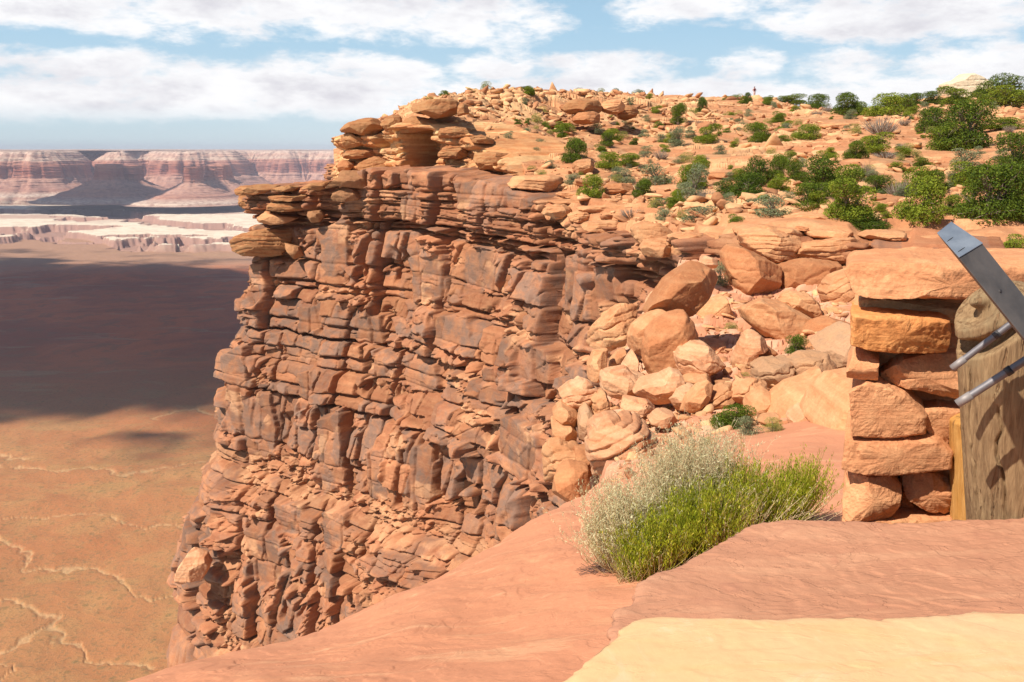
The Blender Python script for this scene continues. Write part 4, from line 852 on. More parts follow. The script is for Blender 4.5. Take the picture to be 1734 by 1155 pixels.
M['cliffrock'] = rock_mat('cliff_block', (0.40, 0.20, 0.105), (0.31, 0.15, 0.085), (0.46, 0.25, 0.14), 0.8, 5.0, 22, 0.7, 0.04, bedmix=0.1)
for i, (g_, w_, pts, dp, mt, lb, bd_) in enumerate(HEAD):
    pp_ = g_(pts); cxx = sum(p_[0] for p_ in pp_)/len(pp_)
    Yw = wall_Y(s1, r1, cxx, .15+dp*.06) if w_ == 1 else wall_Y(s2, r2, cxx, -.15)
    if w_ == 2 and cxx < 600: Yw = 64.6
    photo_rock('ledge_slab' if bd_ else 'ledge_block', pp_, Yw, dp, M[mt], 500+i*7, lb, 'ledges of the cliff edge', cat='rock ledge', bed=bd_, cuts=18, res=160, p=5, cutk=.80)
# pale knob on the skyline
KN = [(1595, 170), (1598, 142), (1608, 139), (1618, 136), (1630, 126), (1640, 125), (1650, 129), (1664, 137), (1673, 140), (1676, 170), (1640, 182)]
photo_rock('boulder', KN, 150, 7, M['knob'], 77, 'pale cream sandstone knob standing above the trees on the skyline', cat='rock', bed=(.0, 1.1, .14), p=2.8, cuts=5, facet=.3)
# pale block on the prow
photo_rock('boulder', zc([(66, 850), (75, 800), (120, 735), (190, 760), (212, 800), (190, 850), (130, 850), (80, 890)], 280, 680, .3464), 54.8, 2.6, M['palerock'], 5, 'pale sunlit block perched at the foot of the cliff prow', cat='boulder', cuts=9)

# ------------------------------------------------------------------ loose rubble
def ico(seed):
    bm = bmesh.new(); bmesh.ops.create_icosphere(bm, subdivisions=2, radius=1)
    V = np.array([v.co[:] for v in bm.verts]); Fc = np.array([[v.index for v in f.verts] for f in bm.faces]); bm.free()
    rs = np.random.RandomState(seed)
    for i in range(12):
        n = rs.normal(size=3); n /= np.linalg.norm(n); V = V-np.clip(V@n-rs.uniform(.32, .66), 0, None)[:, None]*n
    return V, Fc
ICO = [ico(k) for k in range(8)]
def rubble(name, items, mat, label):
    """items: x, y, z, size"""
    rs = np.random.RandomState(5); Vs = []; Fs = []; n = 0; tn = []
    for (x, y, z, s_) in items:
        V, Fc = ICO[rs.randint(8)]; a = rs.rand()*6.28; ca, sa = math.cos(a), math.sin(a)
        sc = np.array([s_*rs.uniform(.8, 1.5), s_*rs.uniform(.6, 1.1), s_*rs.uniform(.24, .55)])
        W_ = V*sc; b = rs.normal()*.35; cb, sb = math.cos(b), math.sin(b); W_ = np.c_[W_[:, 0]*cb-W_[:, 2]*sb, W_[:, 1], W_[:, 0]*sb+W_[:, 2]*cb]
        W_ = np.c_[W_[:, 0]*ca-W_[:, 1]*sa, W_[:, 0]*sa+W_[:, 1]*ca, W_[:, 2]]+(x, y, z+s_*.12)
        Vs.append(W_); Fs.append(Fc+n); n += len(V); tn.append(np.full(len(V), rs.rand()))
    o = mesh_from(name, np.vstack(Vs), np.vstack(Fs), mat, False, {'tone': np.concatenate(tn), 'varn': 0*np.concatenate(tn), 'pale': (np.concatenate(tn) > .45)*.7})
    tag(o, label, 'stones', None, 'stuff'); return o
rs = np.random.RandomState(42); it = []
while len(it) < 4200:
    q = rs.uniform(-.19, .60); tt = rs.rand()**1.15; yf_ = yfront(np.array([q]))[0]; Y = yf_*math.exp((.02+tt*.95)*math.log(150/yf_)); X = q*Y
    dens_ = float(fbm2(np.array([X/8.]), np.array([Y/7.]), 3, 407)[0])+(.30 if q < .16 else 0)+(-.45 if (Y-yf_ < 6 and q > .04) else 0)
    if rs.rand() > .28+1.1*dens_: continue
    it.append((X, Y, ground_plateau(X, Y), (.07+.30*rs.rand()**3.2)*(.55+Y/90)))
n_ = 0
while n_ < 1500:                                          # broken plates of the thin beds
    q = rs.uniform(-.19, .60); tt = rs.rand(); yf_ = yfront(np.array([q]))[0]; Y = yf_*math.exp((.03+tt*.95)*math.log(150/yf_)); X = q*Y
    dn = float(fbm2(np.array([X/9.+3]), np.array([Y/7.]), 3, 407)[0])+(.12 if q < .2 else -.02)
    if rs.rand() > .10+1.5*dn: continue
    it.append((X, Y, ground_plateau(X, Y), (.25+.55*rs.rand()**2)*(.6+Y/110))); n_ += 1
rubble('rubble', it, M['soil'], 'loose pale stones strewn over the scrubby slope')
it = []
while len(it) < 1500:
    Y = math.exp(rs.uniform(math.log(9.6), math.log(28))); q = rs.uniform(.06, .45); X = q*Y
    de_ = edge_dist(np.array([X]), np.array([Y]))[0]
    if de_ > -.2 or (q > .23 and Y < 11.5): continue
    it.append((X, Y, ground_near(X, Y), .03+.22*rs.rand()**2.6*min(1, Y/14)))
rubble('rubble', it, M['soil'], 'broken stones filling the gaps between the gully boulders')

# ------------------------------------------------------------------ plants
def leaf_mat(name, a, b, trans=.25, c=None):
    m, t = new_mat(name); tc = t.new('ShaderNodeTexCoord'); inf = t.new('ShaderNodeObjectInfo')
    n = t.noise(tc.outputs['Object'], 6, 3, .6); at = t.new('ShaderNodeAttribute', attribute_name='tone')
    f = t.m('ADD', t.m('MULTIPLY', t.rng(n, .3, .7), .45), t.m('ADD', t.m('MULTIPLY', at.outputs['Fac'], .45), t.m('MULTIPLY', t.m('SUBTRACT', inf.outputs['Random'], .5), .35)))
    col = t.mix(f, a, b)
    if c: col = t.mix(t.rng(at.outputs['Fac'], .86, .92), col, c)
    finish(t, col, .75, spec=.2, trans=trans); return m
M['juniper'] = leaf_mat('juniper_leaf', (.035, .070, .008), (.21, .27, .022))
M['juniper2'] = leaf_mat('bright_juniper_leaf', (.07, .12, .010), (.35, .39, .032))
M['sage'] = leaf_mat('sage_leaf', (.15, .18, .085), (.34, .36, .19))
M['scrub'] = leaf_mat('yellow_scrub', (.20, .23, .04), (.46, .43, .12))
M['dead'] = leaf_mat('dead_twig', (.20, .155, .12), (.38, .30, .23), .0)
def bark_mat():
    m, t = new_mat('bark'); tc = t.new('ShaderNodeTexCoord'); n = t.noise(t.scalevec(tc.outputs['Object'], (8, 8, 1.5)), 3, 5, .7)
    finish(t, t.mix(n, (.16, .11, .075), (.34, .26, .19)), .9, n, .8, .02); return m
M['bark'] = bark_mat()

def tubes(paths, k=5):
    """paths: list of (points Nx3, radii N) -> one mesh of tapered tubes"""
    Vs, Fs, n = [], [], 0
    for pts, rad in paths:
        pts = np.asarray(pts, float); m = len(pts); tg = np.gradient(pts, axis=0); tg /= np.linalg.norm(tg, axis=1, keepdims=True)+1e-9
        ref = np.where(np.abs(tg[:, 2:3]) > .9, [[1., 0, 0]], [[0, 0, 1.]]); a = np.cross(tg, ref); a /= np.linalg.norm(a, axis=1, keepdims=True)+1e-9; b = np.cross(tg, a)
        an = np.linspace(0, 2*np.pi, k, endpoint=False); rad = np.asarray(rad, float)[:, None, None]
        ring = pts[:, None]+rad*(a[:, None]*np.cos(an)[None, :, None]+b[:, None]*np.sin(an)[None, :, None])
        Vs.append(ring.reshape(-1, 3)); i = np.arange(m-1)[:, None]*k; j = np.arange(k)[None]; j2 = (j+1) % k
        Fs.append(np.stack([i+j, i+j2, i+k+j2, i+k+j], -1).reshape(-1, 4)+n); n += m*k
    return np.vstack(Vs), np.vstack(Fs)
def leaves(P0, Nn, L, Wd, rs, tone=None, axis=None):
    """small rhombic leaf clumps at P0 facing Nn"""
    n = len(P0); r = rs.normal(size=(n, 3)); a = np.cross(Nn, r) if axis is None else axis; a = a/(np.linalg.norm(a, axis=1, keepdims=True)+1e-9); b = np.cross(Nn, a); b /= np.linalg.norm(b, axis=1, keepdims=True)+1e-9
    L = np.asarray(L).reshape(-1, 1); Wd = np.asarray(Wd).reshape(-1, 1)
    V = np.stack([P0-a*L, P0-b*Wd+Nn*L*.2, P0+a*L, P0+b*Wd+Nn*L*.1], 1).reshape(-1, 3)
    Fq = np.arange(n*4).reshape(-1, 4); tn = np.repeat(rs.rand(n) if tone is None else tone, 4)
    return V, Fq, tn
PROTO = {}
def plant_proto(key, seed, mat, lobes, nleaf, ls, spread=.42, trunk=True, tall=1.0, low=.0):
    """unit plant, 1 wide and 1 high, meshes kept for copies: crown and trunk"""
    rs = np.random.RandomState(seed); cs = []
    for i in range(lobes):
        a = rs.rand()*6.28+i*2.4; r = spread*math.sqrt(rs.rand())*.85 if i else 0; h = low+.2+(.66-low)*rs.rand() if i else .62
        rad = rs.uniform(.17, .27)*(1.35 if i == 0 else 1)*(1-.25*h*rs.rand())
        if i % 2 and i: h = rad*.7+.05; r = max(r, .22)
        h = min(h, .98-rad); cs.append((r*math.cos(a), r*math.sin(a), max(h, rad*.8), rad))
    cs = np.array(cs); w = cs[:, 3]**2; w /= w.sum(); idx = rs.choice(len(cs), nleaf, p=w)
    dirs = rs.normal(size=(nleaf, 3)); dirs[:, 2] += .25; dirs /= np.linalg.norm(dirs, axis=1, keepdims=True)
    lump = 1+.22*fbm3(dirs*1.0+idx[:, None]*5.0, 2.6, 2, seed)
    rr = cs[idx, 3]*lump*np.where(rs.rand(nleaf) < .72, rs.uniform(.88, 1.08, nleaf), rs.uniform(.45, .9, nleaf))
    P0 = cs[idx, :3]+dirs*rr[:, None]*[1.12, 1.12, .9]
    P0 = P0[P0[:, 2] > .02]; m = len(P0); nn = dirs[:m]+rs.normal(size=(m, 3))*.55; nn /= np.linalg.norm(nn, axis=1, keepdims=True)
    V, Fq, tn = leaves(P0, nn, rs.uniform(.6, 1.3, m)*ls, rs.uniform(.35, .7, m)*ls, rs)
    crown = mesh_from('crown', V, Fq, mat, False, {'tone': tn}); cm = crown.data; bpy.data.objects.remove(crown)
    ps = []
    for (x, y, z, r) in cs:
        k0 = np.linspace(0, 1, 6)[:, None]; c = np.array([x*.15, y*.15, .02])*(1-k0)+np.array([x, y, z])*k0
        c = c+np.sin(k0*3.14)*[x*-.25, y*-.25, .06]+rs.normal(size=(6, 3))*.008; ps.append((c, np.linspace(.032, .008, 6)))
        for q in range(4):
            e = np.array([x, y, z])+rs.normal(size=3)*r*.55; ps.append((np.linspace(c[3], e, 4), np.linspace(.012, .004, 4)))
    ps.append((np.array([[0, 0, -.08], [.01, 0, .02], [.0, .01, .12], [.02, 0, .28]]), [.055, .045, .036, .02]))
    V, Fq = tubes(ps, 5); tr = mesh_from('trunk', V, Fq, M['bark'], True); tm = tr.data; bpy.data.objects.remove(tr)
    PROTO[key] = (cm, tm)
for k in range(4): plant_proto('J%d' % k, 20+k, M['juniper'], [13, 16, 11, 18][k], 9500, .021)
for k in range(3): plant_proto('B%d' % k, 40+k, M['juniper2'], [12, 15, 10][k], 8000, .022)
for k in range(2): plant_proto('S%d' % k, 60+k, M['sage'], 10, 3000, .024, low=.0)
plant_proto('Y0', 70, M['scrub'], 8, 2600, .022, low=.0)
# bare dead bush
def dead_proto():
    rs = np.random.RandomState(9); ps = []
    for i in range(150):
        a = rs.rand()*6.28; r = .5*math.sqrt(rs.rand()); h = .35+.6*rs.rand()*(1-r)
        k0 = np.linspace(0, 1, 6)[:, None]; c = np.array([r*math.cos(a), r*math.sin(a), h])*k0**[.8, .8, 1.2]+rs.normal(size=(6, 3))*.012*k0; ps.append((c, np.linspace(.012, .003, 6)))
    V, Fq = tubes(ps, 4); o = mesh_from('twigs', V, Fq, M['dead'], False, {'tone': rs.rand(len(V))}); m = o.data; bpy.data.objects.remove(o); return m
DEAD = dead_proto()

prs = random.Random(4)
def put_plant(px, base, w, h, kind, label, name='juniper_tree', group='junipers and shrubs on the plateau', hit=None, gnd=None, cat=None):
    Y = (hit or hit_plateau)(px, base); x = P(px, base, Y)[0]
    Y += .15; z = (gnd or ground_plateau)(x, Y)
    s_ = Y/1530.0; W_, H_ = w*s_, h*s_
    z = min(z, P(px, base, Y)[2]+.15*H_)
    sunk = .06*H_
    o = empty(name, (x, Y, z-sunk), prs.random()*6.28, label, cat or ('tree' if name.endswith('tree') else 'shrub'), group)
    k_ = 1.28 if (name == 'juniper_tree' and px > 1150) else 1.16; o.scale = (W_*k_, W_*k_, H_*k_)
    if kind == 'D':
        c = bpy.data.objects.new('twigs', DEAD); C.objects.link(c); c.parent = o; return o
    k = {'J': 'J%d' % prs.randrange(4), 'B': 'B%d' % prs.randrange(3), 'S': 'S%d' % prs.randrange(2), 'Y': 'Y0'}[kind]
    c = bpy.data.objects.new('crown', PROTO[k][0]); C.objects.link(c); c.parent = o
    c = bpy.data.objects.new('trunk', PROTO[k][1]); C.objects.link(c); c.parent = o
    return o
T3 = lambda x, b, w, h: (1134+x*.3464, 100+b*.3464, w*.3464, h*.3464)
T2 = lambda x, b, w, h: (560+x*.3464, 100+b*.3464, w*.3464, h*.3464)
PLT = [
 (T3(40, 328, 74, 100), 'J', 'upright dark juniper in front of the caprock, leftmost on the upper slope'),
 (T3(160, 277, 56, 74), 'J', 'small upright juniper under the caprock, right of the leftmost upright one'),
 (T3(385, 218, 34, 46), 'J', 'tiny juniper just left of the standing hiker'),
 (T3(590, 228, 130, 50), 'B', 'wide low green bush on the skyline right of the hiker'),
 (T3(710, 262, 90, 78), 'J', 'dark juniper on the skyline right of the wide low bush'),
 (T3(540, 314, 66, 50), 'B', 'small bright bush on the slope below the hiker'),
 (T3(440, 420, 106, 86), 'J', 'round compact dark bush alone on the open slope below the hiker'),
 (T3(680, 405, 125, 74), 'B', 'wide yellow-green bush left of the undercut ledge'),
 (T3(180, 424, 105, 80), 'B', 'green bush left of the round compact dark bush'),
 (T3(235, 398, 40, 36), 'B', 'small green bush touching the bush left of the open slope'),
 (T3(50, 436, 110, 92), 'S', 'large grey-green shrub at the left of the upper slope'),
 (T3(870, 290, 110, 100), 'J', 'rounded juniper at the left end of the skyline tree belt'),
 (T3(930, 270, 90, 70), 'J', 'lower juniper just right of the first one in the skyline belt'),
 (T3(1060, 290, 150, 100), 'B', 'broad bright juniper in the middle of the skyline belt'),
 (T3(1080, 215, 90, 45), 'J', 'dark treetop poking out above the skyline belt'),
 (T3(1150, 265, 95, 80), 'J', 'juniper right of the broad bright one in the skyline belt'),
 (T3(1200, 235, 80, 62), 'J', 'small juniper between the skyline belt and the pale knob'),
 (T3(1290, 226, 90, 66), 'J', 'juniper standing left of the pale rock knob'),
 (T3(1410, 226, 140, 76), 'B', 'wide bright juniper right in front of the pale rock knob'),
 (T3(1600, 210, 185, 112), 'J', 'tall dark juniper rising right of the pale rock knob'),
 (T3(1530, 215, 70, 50), 'B', 'small bright bush between the pale knob and the tall dark juniper'),
 (T3(1660, 240, 180, 84), 'B', 'spreading bright bush below the tall dark juniper by the knob'),
 (T3(1295, 350, 150, 112), 'J', 'juniper adjoining the biggest round juniper on its upper left'),
 (T3(1440, 438, 205, 200), 'J', 'biggest round dark juniper of the upper right slope'),
 (T3(1340, 445, 160, 118), 'B', 'low juniper hugging the left foot of the biggest round juniper'),
 (T3(1630, 348, 185, 56), 'B', 'long low hedge-like bush right of the biggest round juniper'),
 (T3(1000, 464, 135, 84), 'B', 'sunlit bush mid-slope above the round dark bush'),
 (T3(915, 508, 92, 86), 'J', 'round dark bush mid-slope in front of the sunlit bush'),
 (T3(1690, 548, 180, 158), 'J', 'large dark juniper cut by the right edge of the photo, halfway up'),
 (T3(1440, 556, 150, 100), 'S', 'loose grey-green shrub left of the large juniper at the right edge'),
 (T3(1240, 524, 84, 50), 'J', 'dark low bush right of the red flat slab'),
 (T3(1165, 300, 55, 36), 'B', 'tiny bright bush right below the skyline belt'),
 (T3(1210, 484, 50, 36), 'Y', 'small yellow-green bush above the dark low bush'),
 (T3(1132, 508, 44, 44), 'Y', 'tiny yellow bush left of the small yellow-green bush'),
 (T3(115, 715, 120, 170), 'S', 'grey thinning lower half of the two-tiered tree at the slope foot'),
 (T3(110, 650, 120, 130), 'B', 'bright two-tiered juniper standing at the slope foot on the left'),
 (T3(158, 548, 56, 52), 'B', 'bright top tuft above the two-tiered juniper'),
 (T3(40, 712, 66, 66), 'B', 'small bush at the left foot of the two-tiered juniper'),
 (T3(420, 640, 130, 150), 'J', 'dark upright juniper, upper one of the dark pair'),
 (T3(290, 716, 105, 100), 'J', 'lower-left bush of the dark juniper pair'),
 (T3(375, 716, 150, 130), 'J', 'dense lower juniper under the dark upright one'),
 (T3(590, 506, 70, 50), 'B', 'small bright bush above the small trunk-showing tree'),
 (T3(540, 596, 95, 105), 'J', 'dark juniper between the dark pair and the trunk-showing tree'),
 (T3(622, 610, 86, 105), 'J', 'small tree with its slender trunk showing'),
 (T3(655, 540, 60, 50), 'S', 'grey shrub right of the small trunk-showing tree'),
 (T3(535, 660, 95, 84), 'B', 'pointed bright bush in front of the trunk-showing tree'),
 (T3(780, 520, 95, 60), 'B', 'bright treetop at the upper left of the central grove'),
 (T3(765, 640, 190, 150), 'J', 'broad dark juniper at the back of the central grove'),
 (T3(880, 655, 150, 130), 'B', 'bright bushy tree in the middle of the central grove'),
 (T3(690, 755, 165, 115), 'J', 'juniper at the left front of the central grove'),
 (T3(780, 730, 110, 100), 'B', 'bright bush between the left front juniper and the largest grove tree'),
 (T3(870, 830, 205, 190), 'B', 'largest bright tree at the front of the central grove'),
 (T3(962, 842, 165, 84), 'J', 'low spreading bush at the right foot of the largest grove tree'),
 (T3(1015, 680, 120, 88), 'J', 'juniper behind the grey dead brush right of the grove'),
 (T3(1210, 690, 150, 130), 'B', 'upper left juniper of the right-hand grove'),
 (T3(1290, 680, 120, 110), 'J', 'upper dark juniper of the right-hand grove'),
 (T3(1240, 832, 195, 205), 'B', 'tall bright juniper with dark base right of the dead brush'),
 (T3(1350, 780, 110, 90), 'B', 'bush tucked at the right foot of the tall bright juniper'),
 (T3(1390, 640, 110, 76), 'S', 'grey-green bush between the right-hand junipers'),
 (T3(1480, 660, 170, 120), 'B', 'bright juniper behind the huge dark mass at the right'),
 (T3(1570, 820, 270, 240), 'J', 'huge dark juniper mass above the tip of the metal beam'),
 (T3(1700, 825, 190, 250), 'J', 'second huge juniper, cut by the right edge of the photo'),
 (T3(1455, 795, 110, 150), 'B', 'bright shrub at the left foot of the huge dark juniper'),
 (T3(1700, 932, 130, 110), 'B', 'bright bush low at the right edge behind the metal beam'),
 (T3(330, 832, 82, 62), 'B', 'small vivid green bush alone on the rim shelf'),
 (T3(1060, 796, 62, 46), 'B', 'small bush right of the low spreading grove bush'),
 (T3(300, 550, 32, 28), 'B', 'tiny bright bush left of the dark upright juniper'),
 (T3(320, 436, 50, 34), 'B', 'tiny bright bush left below the round compact dark bush'),
 (T3(1570, 926, 44, 30), 'B', 'tiny green tuft seen past the tip of the metal beam'),
 (T3(1130, 700, 140, 110), 'D', 'grey dead brush right of the central grove'),
 (T3(1035, 385, 170, 110), 'D', 'big bare grey dead bush below the skyline belt'),
 (T3(1060, 495, 130, 44), 'D', 'low dead brush right of the round dark bush'),
 (T3(180, 720, 110, 90), 'D', 'dead grey branches at the right foot of the two-tiered juniper'),
 (T3(140, 815, 200, 84), 'S', 'wide grey-green shrub spreading on the rim shelf at the left'),
 (T3(70, 800, 90, 60), 'Y', 'yellow-green shrub at the left of the rim shelf'),
 (T3(510, 795, 200, 110), 'S', 'large pale sage shrub left of the central grove'),
 (T3(430, 745, 120, 60), 'S', 'pale shrub above the large pale sage'),
 (T3(980, 600, 110, 50), 'S', 'grey scrub behind the central grove'),
 (T3(240, 480, 80, 50), 'S', 'grey-green shrub on the open slope left of centre'),
 (T3(570, 365, 76, 44), 'S', 'grey-green shrub left of the wide yellow-green bush'),
 (T2(555, 184, 44, 26), 'B', 'small bush on the skyline at the far left'),
 (T2(683, 169, 34, 22), 'J', 'tiny dark bush on the skyline second from the left'),
 (T2(970, 176, 58, 36), 'J', 'dark little bush on the skyline third from the left'),
 (T2(1200, 520, 122, 112), 'J', 'round dark juniper alone above the cliff slope'),
 (T2(1280, 692, 118, 112), 'B', 'bright green dome-shaped bush on the flat rim shelf'),
 (T2(1135, 392, 54, 50), 'B', 'small vivid bush above left of the round dark juniper'),
 (T2(1375, 400, 86, 60), 'B', 'green bush below the caprock undercut'),
 (T2(1350, 424, 70, 60), 'J', 'dark bush touching the green bush below the caprock undercut'),
 (T2(1322, 468, 56, 42), 'B', 'small green bush between the round juniper and the caprock'),
 (T2(1362, 545, 115, 80), 'B', 'sprawling bright bush right of the lone boulder'),
 (T2(1462, 530, 115, 60), 'B', 'bright bush continuing right of the sprawling one'),
 (T2(1595, 622, 150, 100), 'S', 'grey-green open juniper above the dead brush on the shelf'),
 (T2(1530, 684, 90, 84), 'J', 'dark grey-green bush left under the open juniper'),
 (T2(1448, 620, 90, 76), 'S', 'grey-green bush below the bright sprawling bushes'),
 (T2(1700, 720, 74, 72), 'B', 'bright bush at the foot of the slope above the wide slab'),
 (T2(1605, 345, 50, 40), 'B', 'small bright bush left of the leftmost upright juniper'),
 (T2(1485, 418, 40, 34), 'J', 'small dark bush right of the bush below the caprock'),
 (T2(1052, 345, 42, 34), 'B', 'small bush on the upper rubble slope near the cliff'),
 (T2(1072, 372, 38, 26), 'Y', 'yellow tuft below the small bush of the upper rubble slope'),
 (T2(915, 328, 40, 28), 'B', 'leftmost small green bush under the rubbly caprock'),
 (T2(960, 326, 28, 32), 'J', 'narrow dark bush under the rubbly caprock'),
 (T2(1290, 362, 96, 46), 'S', 'wide grey-green shrub under the long caprock block'),
 (T2(1170, 362, 70, 38), 'Y', 'pale yellowish shrub left of the shrub under the caprock block'),
 (T2(1590, 742, 84, 60), 'Y', 'yellow-green shrub above the dead brush on the rim shelf'),
 (T2(1470, 788, 120, 60), 'D', 'sprawling dead brush on the rim shelf'),
 (T2(1640, 800, 110, 60), 'S', 'pale mint-green shrub on the rim shelf'),
 (T2(1190, 618, 90, 50), 'S', 'dry grey shrub left of the dome-shaped bush'),
 (T2(1010, 452, 64, 52), 'S', 'grey-green shrub at the upper left of the slope'),
 (T2(872, 425, 54, 60), 'S', 'blue-grey shrub at the brink of the upper cliff'),
 (T2(965, 392, 56, 46), 'S', 'grey-green tuft shrub under the narrow dark bush'),
 (T2(1030, 582, 70, 36), 'Y', 'pale yellow-green shrub on the brink above the flat slab shelf'),
 (T2(985, 558, 54, 32), 'Y', 'yellow-green tuft left of the pale shrub on the brink'),
 (T2(1065, 548, 64, 44), 'S', 'grey shrub right above the pale shrub on the brink'),
 (T2(1610, 410, 90, 40), 'S', 'pale sage shrub left of the large grey-green one'),
 (T2(1530, 495, 80, 36), 'S', 'grey sage shrub right of the bright pair'),
]
for (a, kind, lb) in PLT:
    nm = {'J': 'juniper_tree', 'B': 'juniper_tree', 'S': 'sage_shrub', 'Y': 'scrub_bush', 'D': 'dead_bush'}[kind]
    if kind in 'JB' and a[3] < 26: nm = 'juniper_bush'
    put_plant(*a, kind, lb, nm)
# in the gully
for (a, kind, nm, lb) in [((1352, 607, 36, 34), 'J', 'juniper_bush', 'small dark green bush among the boulders left of the pillar'),
        ((1245, 722, 62, 46), 'J', 'juniper_bush', 'dark green bush lying at the foot of the rockfall'),
        ((1269, 738, 40, 34), 'S', 'sage_shrub', 'blue-grey shrub right below the dark green gully bush'),
        ((1314, 732, 38, 26), 'Y', 'scrub_bush', 'pale yellow tuft right of the blue-grey gully shrub'),
        ((1265, 645, 20, 14), 'Y', 'scrub_bush', 'tiny yellow-green tuft left of the split grey slabs'),
        ((1222, 490, 26, 40), 'S', 'sage_shrub', 'grey shrub in the cleft between the tilted slab and the big dark boulder'),
        ((1034, 698, 20, 16), 'Y', 'scrub_bush', 'bright tuft at the lip beside the cream boulder'),
        ((1134, 700, 16, 12), 'Y', 'scrub_bush', 'bright tuft beside the thin standing slab'),
        ((1240, 560, 24, 14), 'Y', 'scrub_bush', 'bright tuft among stones right of the flat-faced slab'),
        ((1205, 755, 24, 16), 'Y', 'scrub_bush', 'low dry tuft at the edge of the gravel patch')]:
    put_plant(*a, kind, lb, nm, 'bushes among the gully boulders', hit_gully, ground_near)
# small scrub dotted over the slope: alike, so one label
ANCH = []
for (a, kind, lb) in PLT:
    if len(lb.split()) <= 9:
        Y = hit_plateau(a[0], a[1]); ANCH.append((P(a[0], a[1], Y)[0], Y, lb))
used = set(); n = 0; rs = random.Random(8)
while n < 250:
    q = rs.uniform(-.10, .58); yf_ = float(yfront(np.array([q]))[0]); Y = yf_*math.exp(rs.uniform(.10, .95)*math.log(140/yf_)); X = q*Y
    z = ground_plateau(X, Y); o = empty('scrub_tuft', (X, Y, z-.03), rs.random()*6.28, None, 'scrub', 'little scrub tufts dotted over the slope')
    s_ = rs.uniform(.35, 1.0)*(.6+Y/100); o.scale = (s_, s_, s_*rs.uniform(.5, .8))
    k = rs.choice(['S0', 'S1', 'S0', 'B1', 'Y0', 'B0', 'B2', 'Y0', 'D'])
    word = {'S': 'grey-green', 'Y': 'yellowish', 'B': 'green', 'D': 'bare twiggy'}[k[0]]
    best = None
    for (ax, ay, lb_) in sorted(ANCH, key=lambda q_: math.hypot((q_[0]/q_[1]-X/Y)*60, (q_[1]-Y)*.6))[:16]:
        dq = (X/Y-ax/ay)*60; dd_ = (Y-ay)*.6; rel_ = ('right of' if dq > 0 else 'left of') if abs(dq) > abs(dd_) else ('behind' if dd_ > 0 else 'in front of')
        if (word, rel_, lb_) not in used: best = (word, rel_, lb_); break
    if best: used.add(best); o['label'] = '%s tuft %s the %s' % best
    else: o['label'] = 'little %s tuft dotted over the stony plateau slope' % word
    c = bpy.data.objects.new('twigs' if k == 'D' else 'crown', DEAD if k == 'D' else PROTO[k][0]); C.objects.link(c); c.parent = o
    n += 1

# the two foreground bushes
def fg_bush(name, label, spec, stem_mat, leaf_m, seed, spread_=.35):
    rs = np.random.RandomState(seed); ps = []; LP_, LN, LL = [], [], []
    for (px, py, Y, wpx, hpx, cnt, lean, leafn, leafl, thick, curl) in spec:
        c = np.array(P(px, py, Y)); s_ = Y/1430.0
        for i in range(cnt):
            bx = rs.normal()*.30*wpx*s_*.5; by = rs.normal()*.30*wpx*s_*.5
            b = c+[bx, by, -.03]; b[2] = ground_near(b[0], b[1])-.02
            h = hpx*s_*rs.uniform(.55, 1.05)*(1-.25*min(1, abs(bx)/(wpx*s_*.5)))
            tip = b+[bx*1.1+lean*h+rs.normal()*.13*h, by*.8+rs.normal()*.16*h, h]
            k0 = np.linspace(0, 1, 7)[:, None]
            mid = rs.normal(size=3)*curl*h; pts = b*(1-k0)+tip*k0+np.sin(k0*3.14)*mid+np.sin(k0*9+rs.rand()*6)*rs.normal(size=3)*curl*.18*h*k0
            pts[:, 2] -= (bx*0)
            ps.append((pts, np.linspace(thick, thick*.45, 7)))
            m = int(leafn*rs.uniform(.6, 1.3)); tt = rs.uniform(.30, 1.0, m)**.8
            Pk = np.stack([np.interp(tt*6, np.arange(7), pts[:, a]) for a in range(3)], 1)
            off = rs.normal(size=(m, 3)); off[:, 2] = np.abs(off[:, 2]); off /= np.linalg.norm(off, axis=1, keepdims=True)
            LP_.append(Pk+off*leafl*1.3); LN.append(rs.normal(size=(m, 3))+off*.6); LL.append(leafl*rs.uniform(.5, 1.2, m))
    o = empty(name, P(*spec[0][:3]), 0, label, 'bush')
    V, Fq = tubes(ps, 3); tn = np.repeat(rs.rand(len(ps)), 21); st_o = mesh_from('stems', V, Fq, stem_mat, True, {'tone': tn}, loc=tuple(o.location)); st_o.parent = o; st_o.location = (0, 0, 0)
    P0 = np.vstack(LP_); N0 = np.vstack(LN); N0 /= np.linalg.norm(N0, axis=1, keepdims=True); L0 = np.concatenate(LL)
    V, Fq, tn = leaves(P0, N0, L0, L0*.20, rs, axis=rs.normal(size=N0.shape)*spread_+[0, 0, 1]); lo = mesh_from('leaves', V, Fq, leaf_m, False, {'tone': tn}, loc=tuple(o.location)); lo.parent = o; lo.location = (0, 0, 0)
    return o
M['gstem'] = leaf_mat('green_stem', (.22, .27, .02), (.50, .50, .06), .2)
M['gleaf'] = leaf_mat('rabbitbrush_leaf', (.26, .32, .012), (.62, .60, .05), .35, (.70, .62, .10))
M['pstem'] = leaf_mat('pale_stem', (.60, .44, .24), (.80, .64, .38), .1)
M['pleaf'] = leaf_mat('silver_leaf', (.60, .57, .30), (.88, .83, .54), .4)
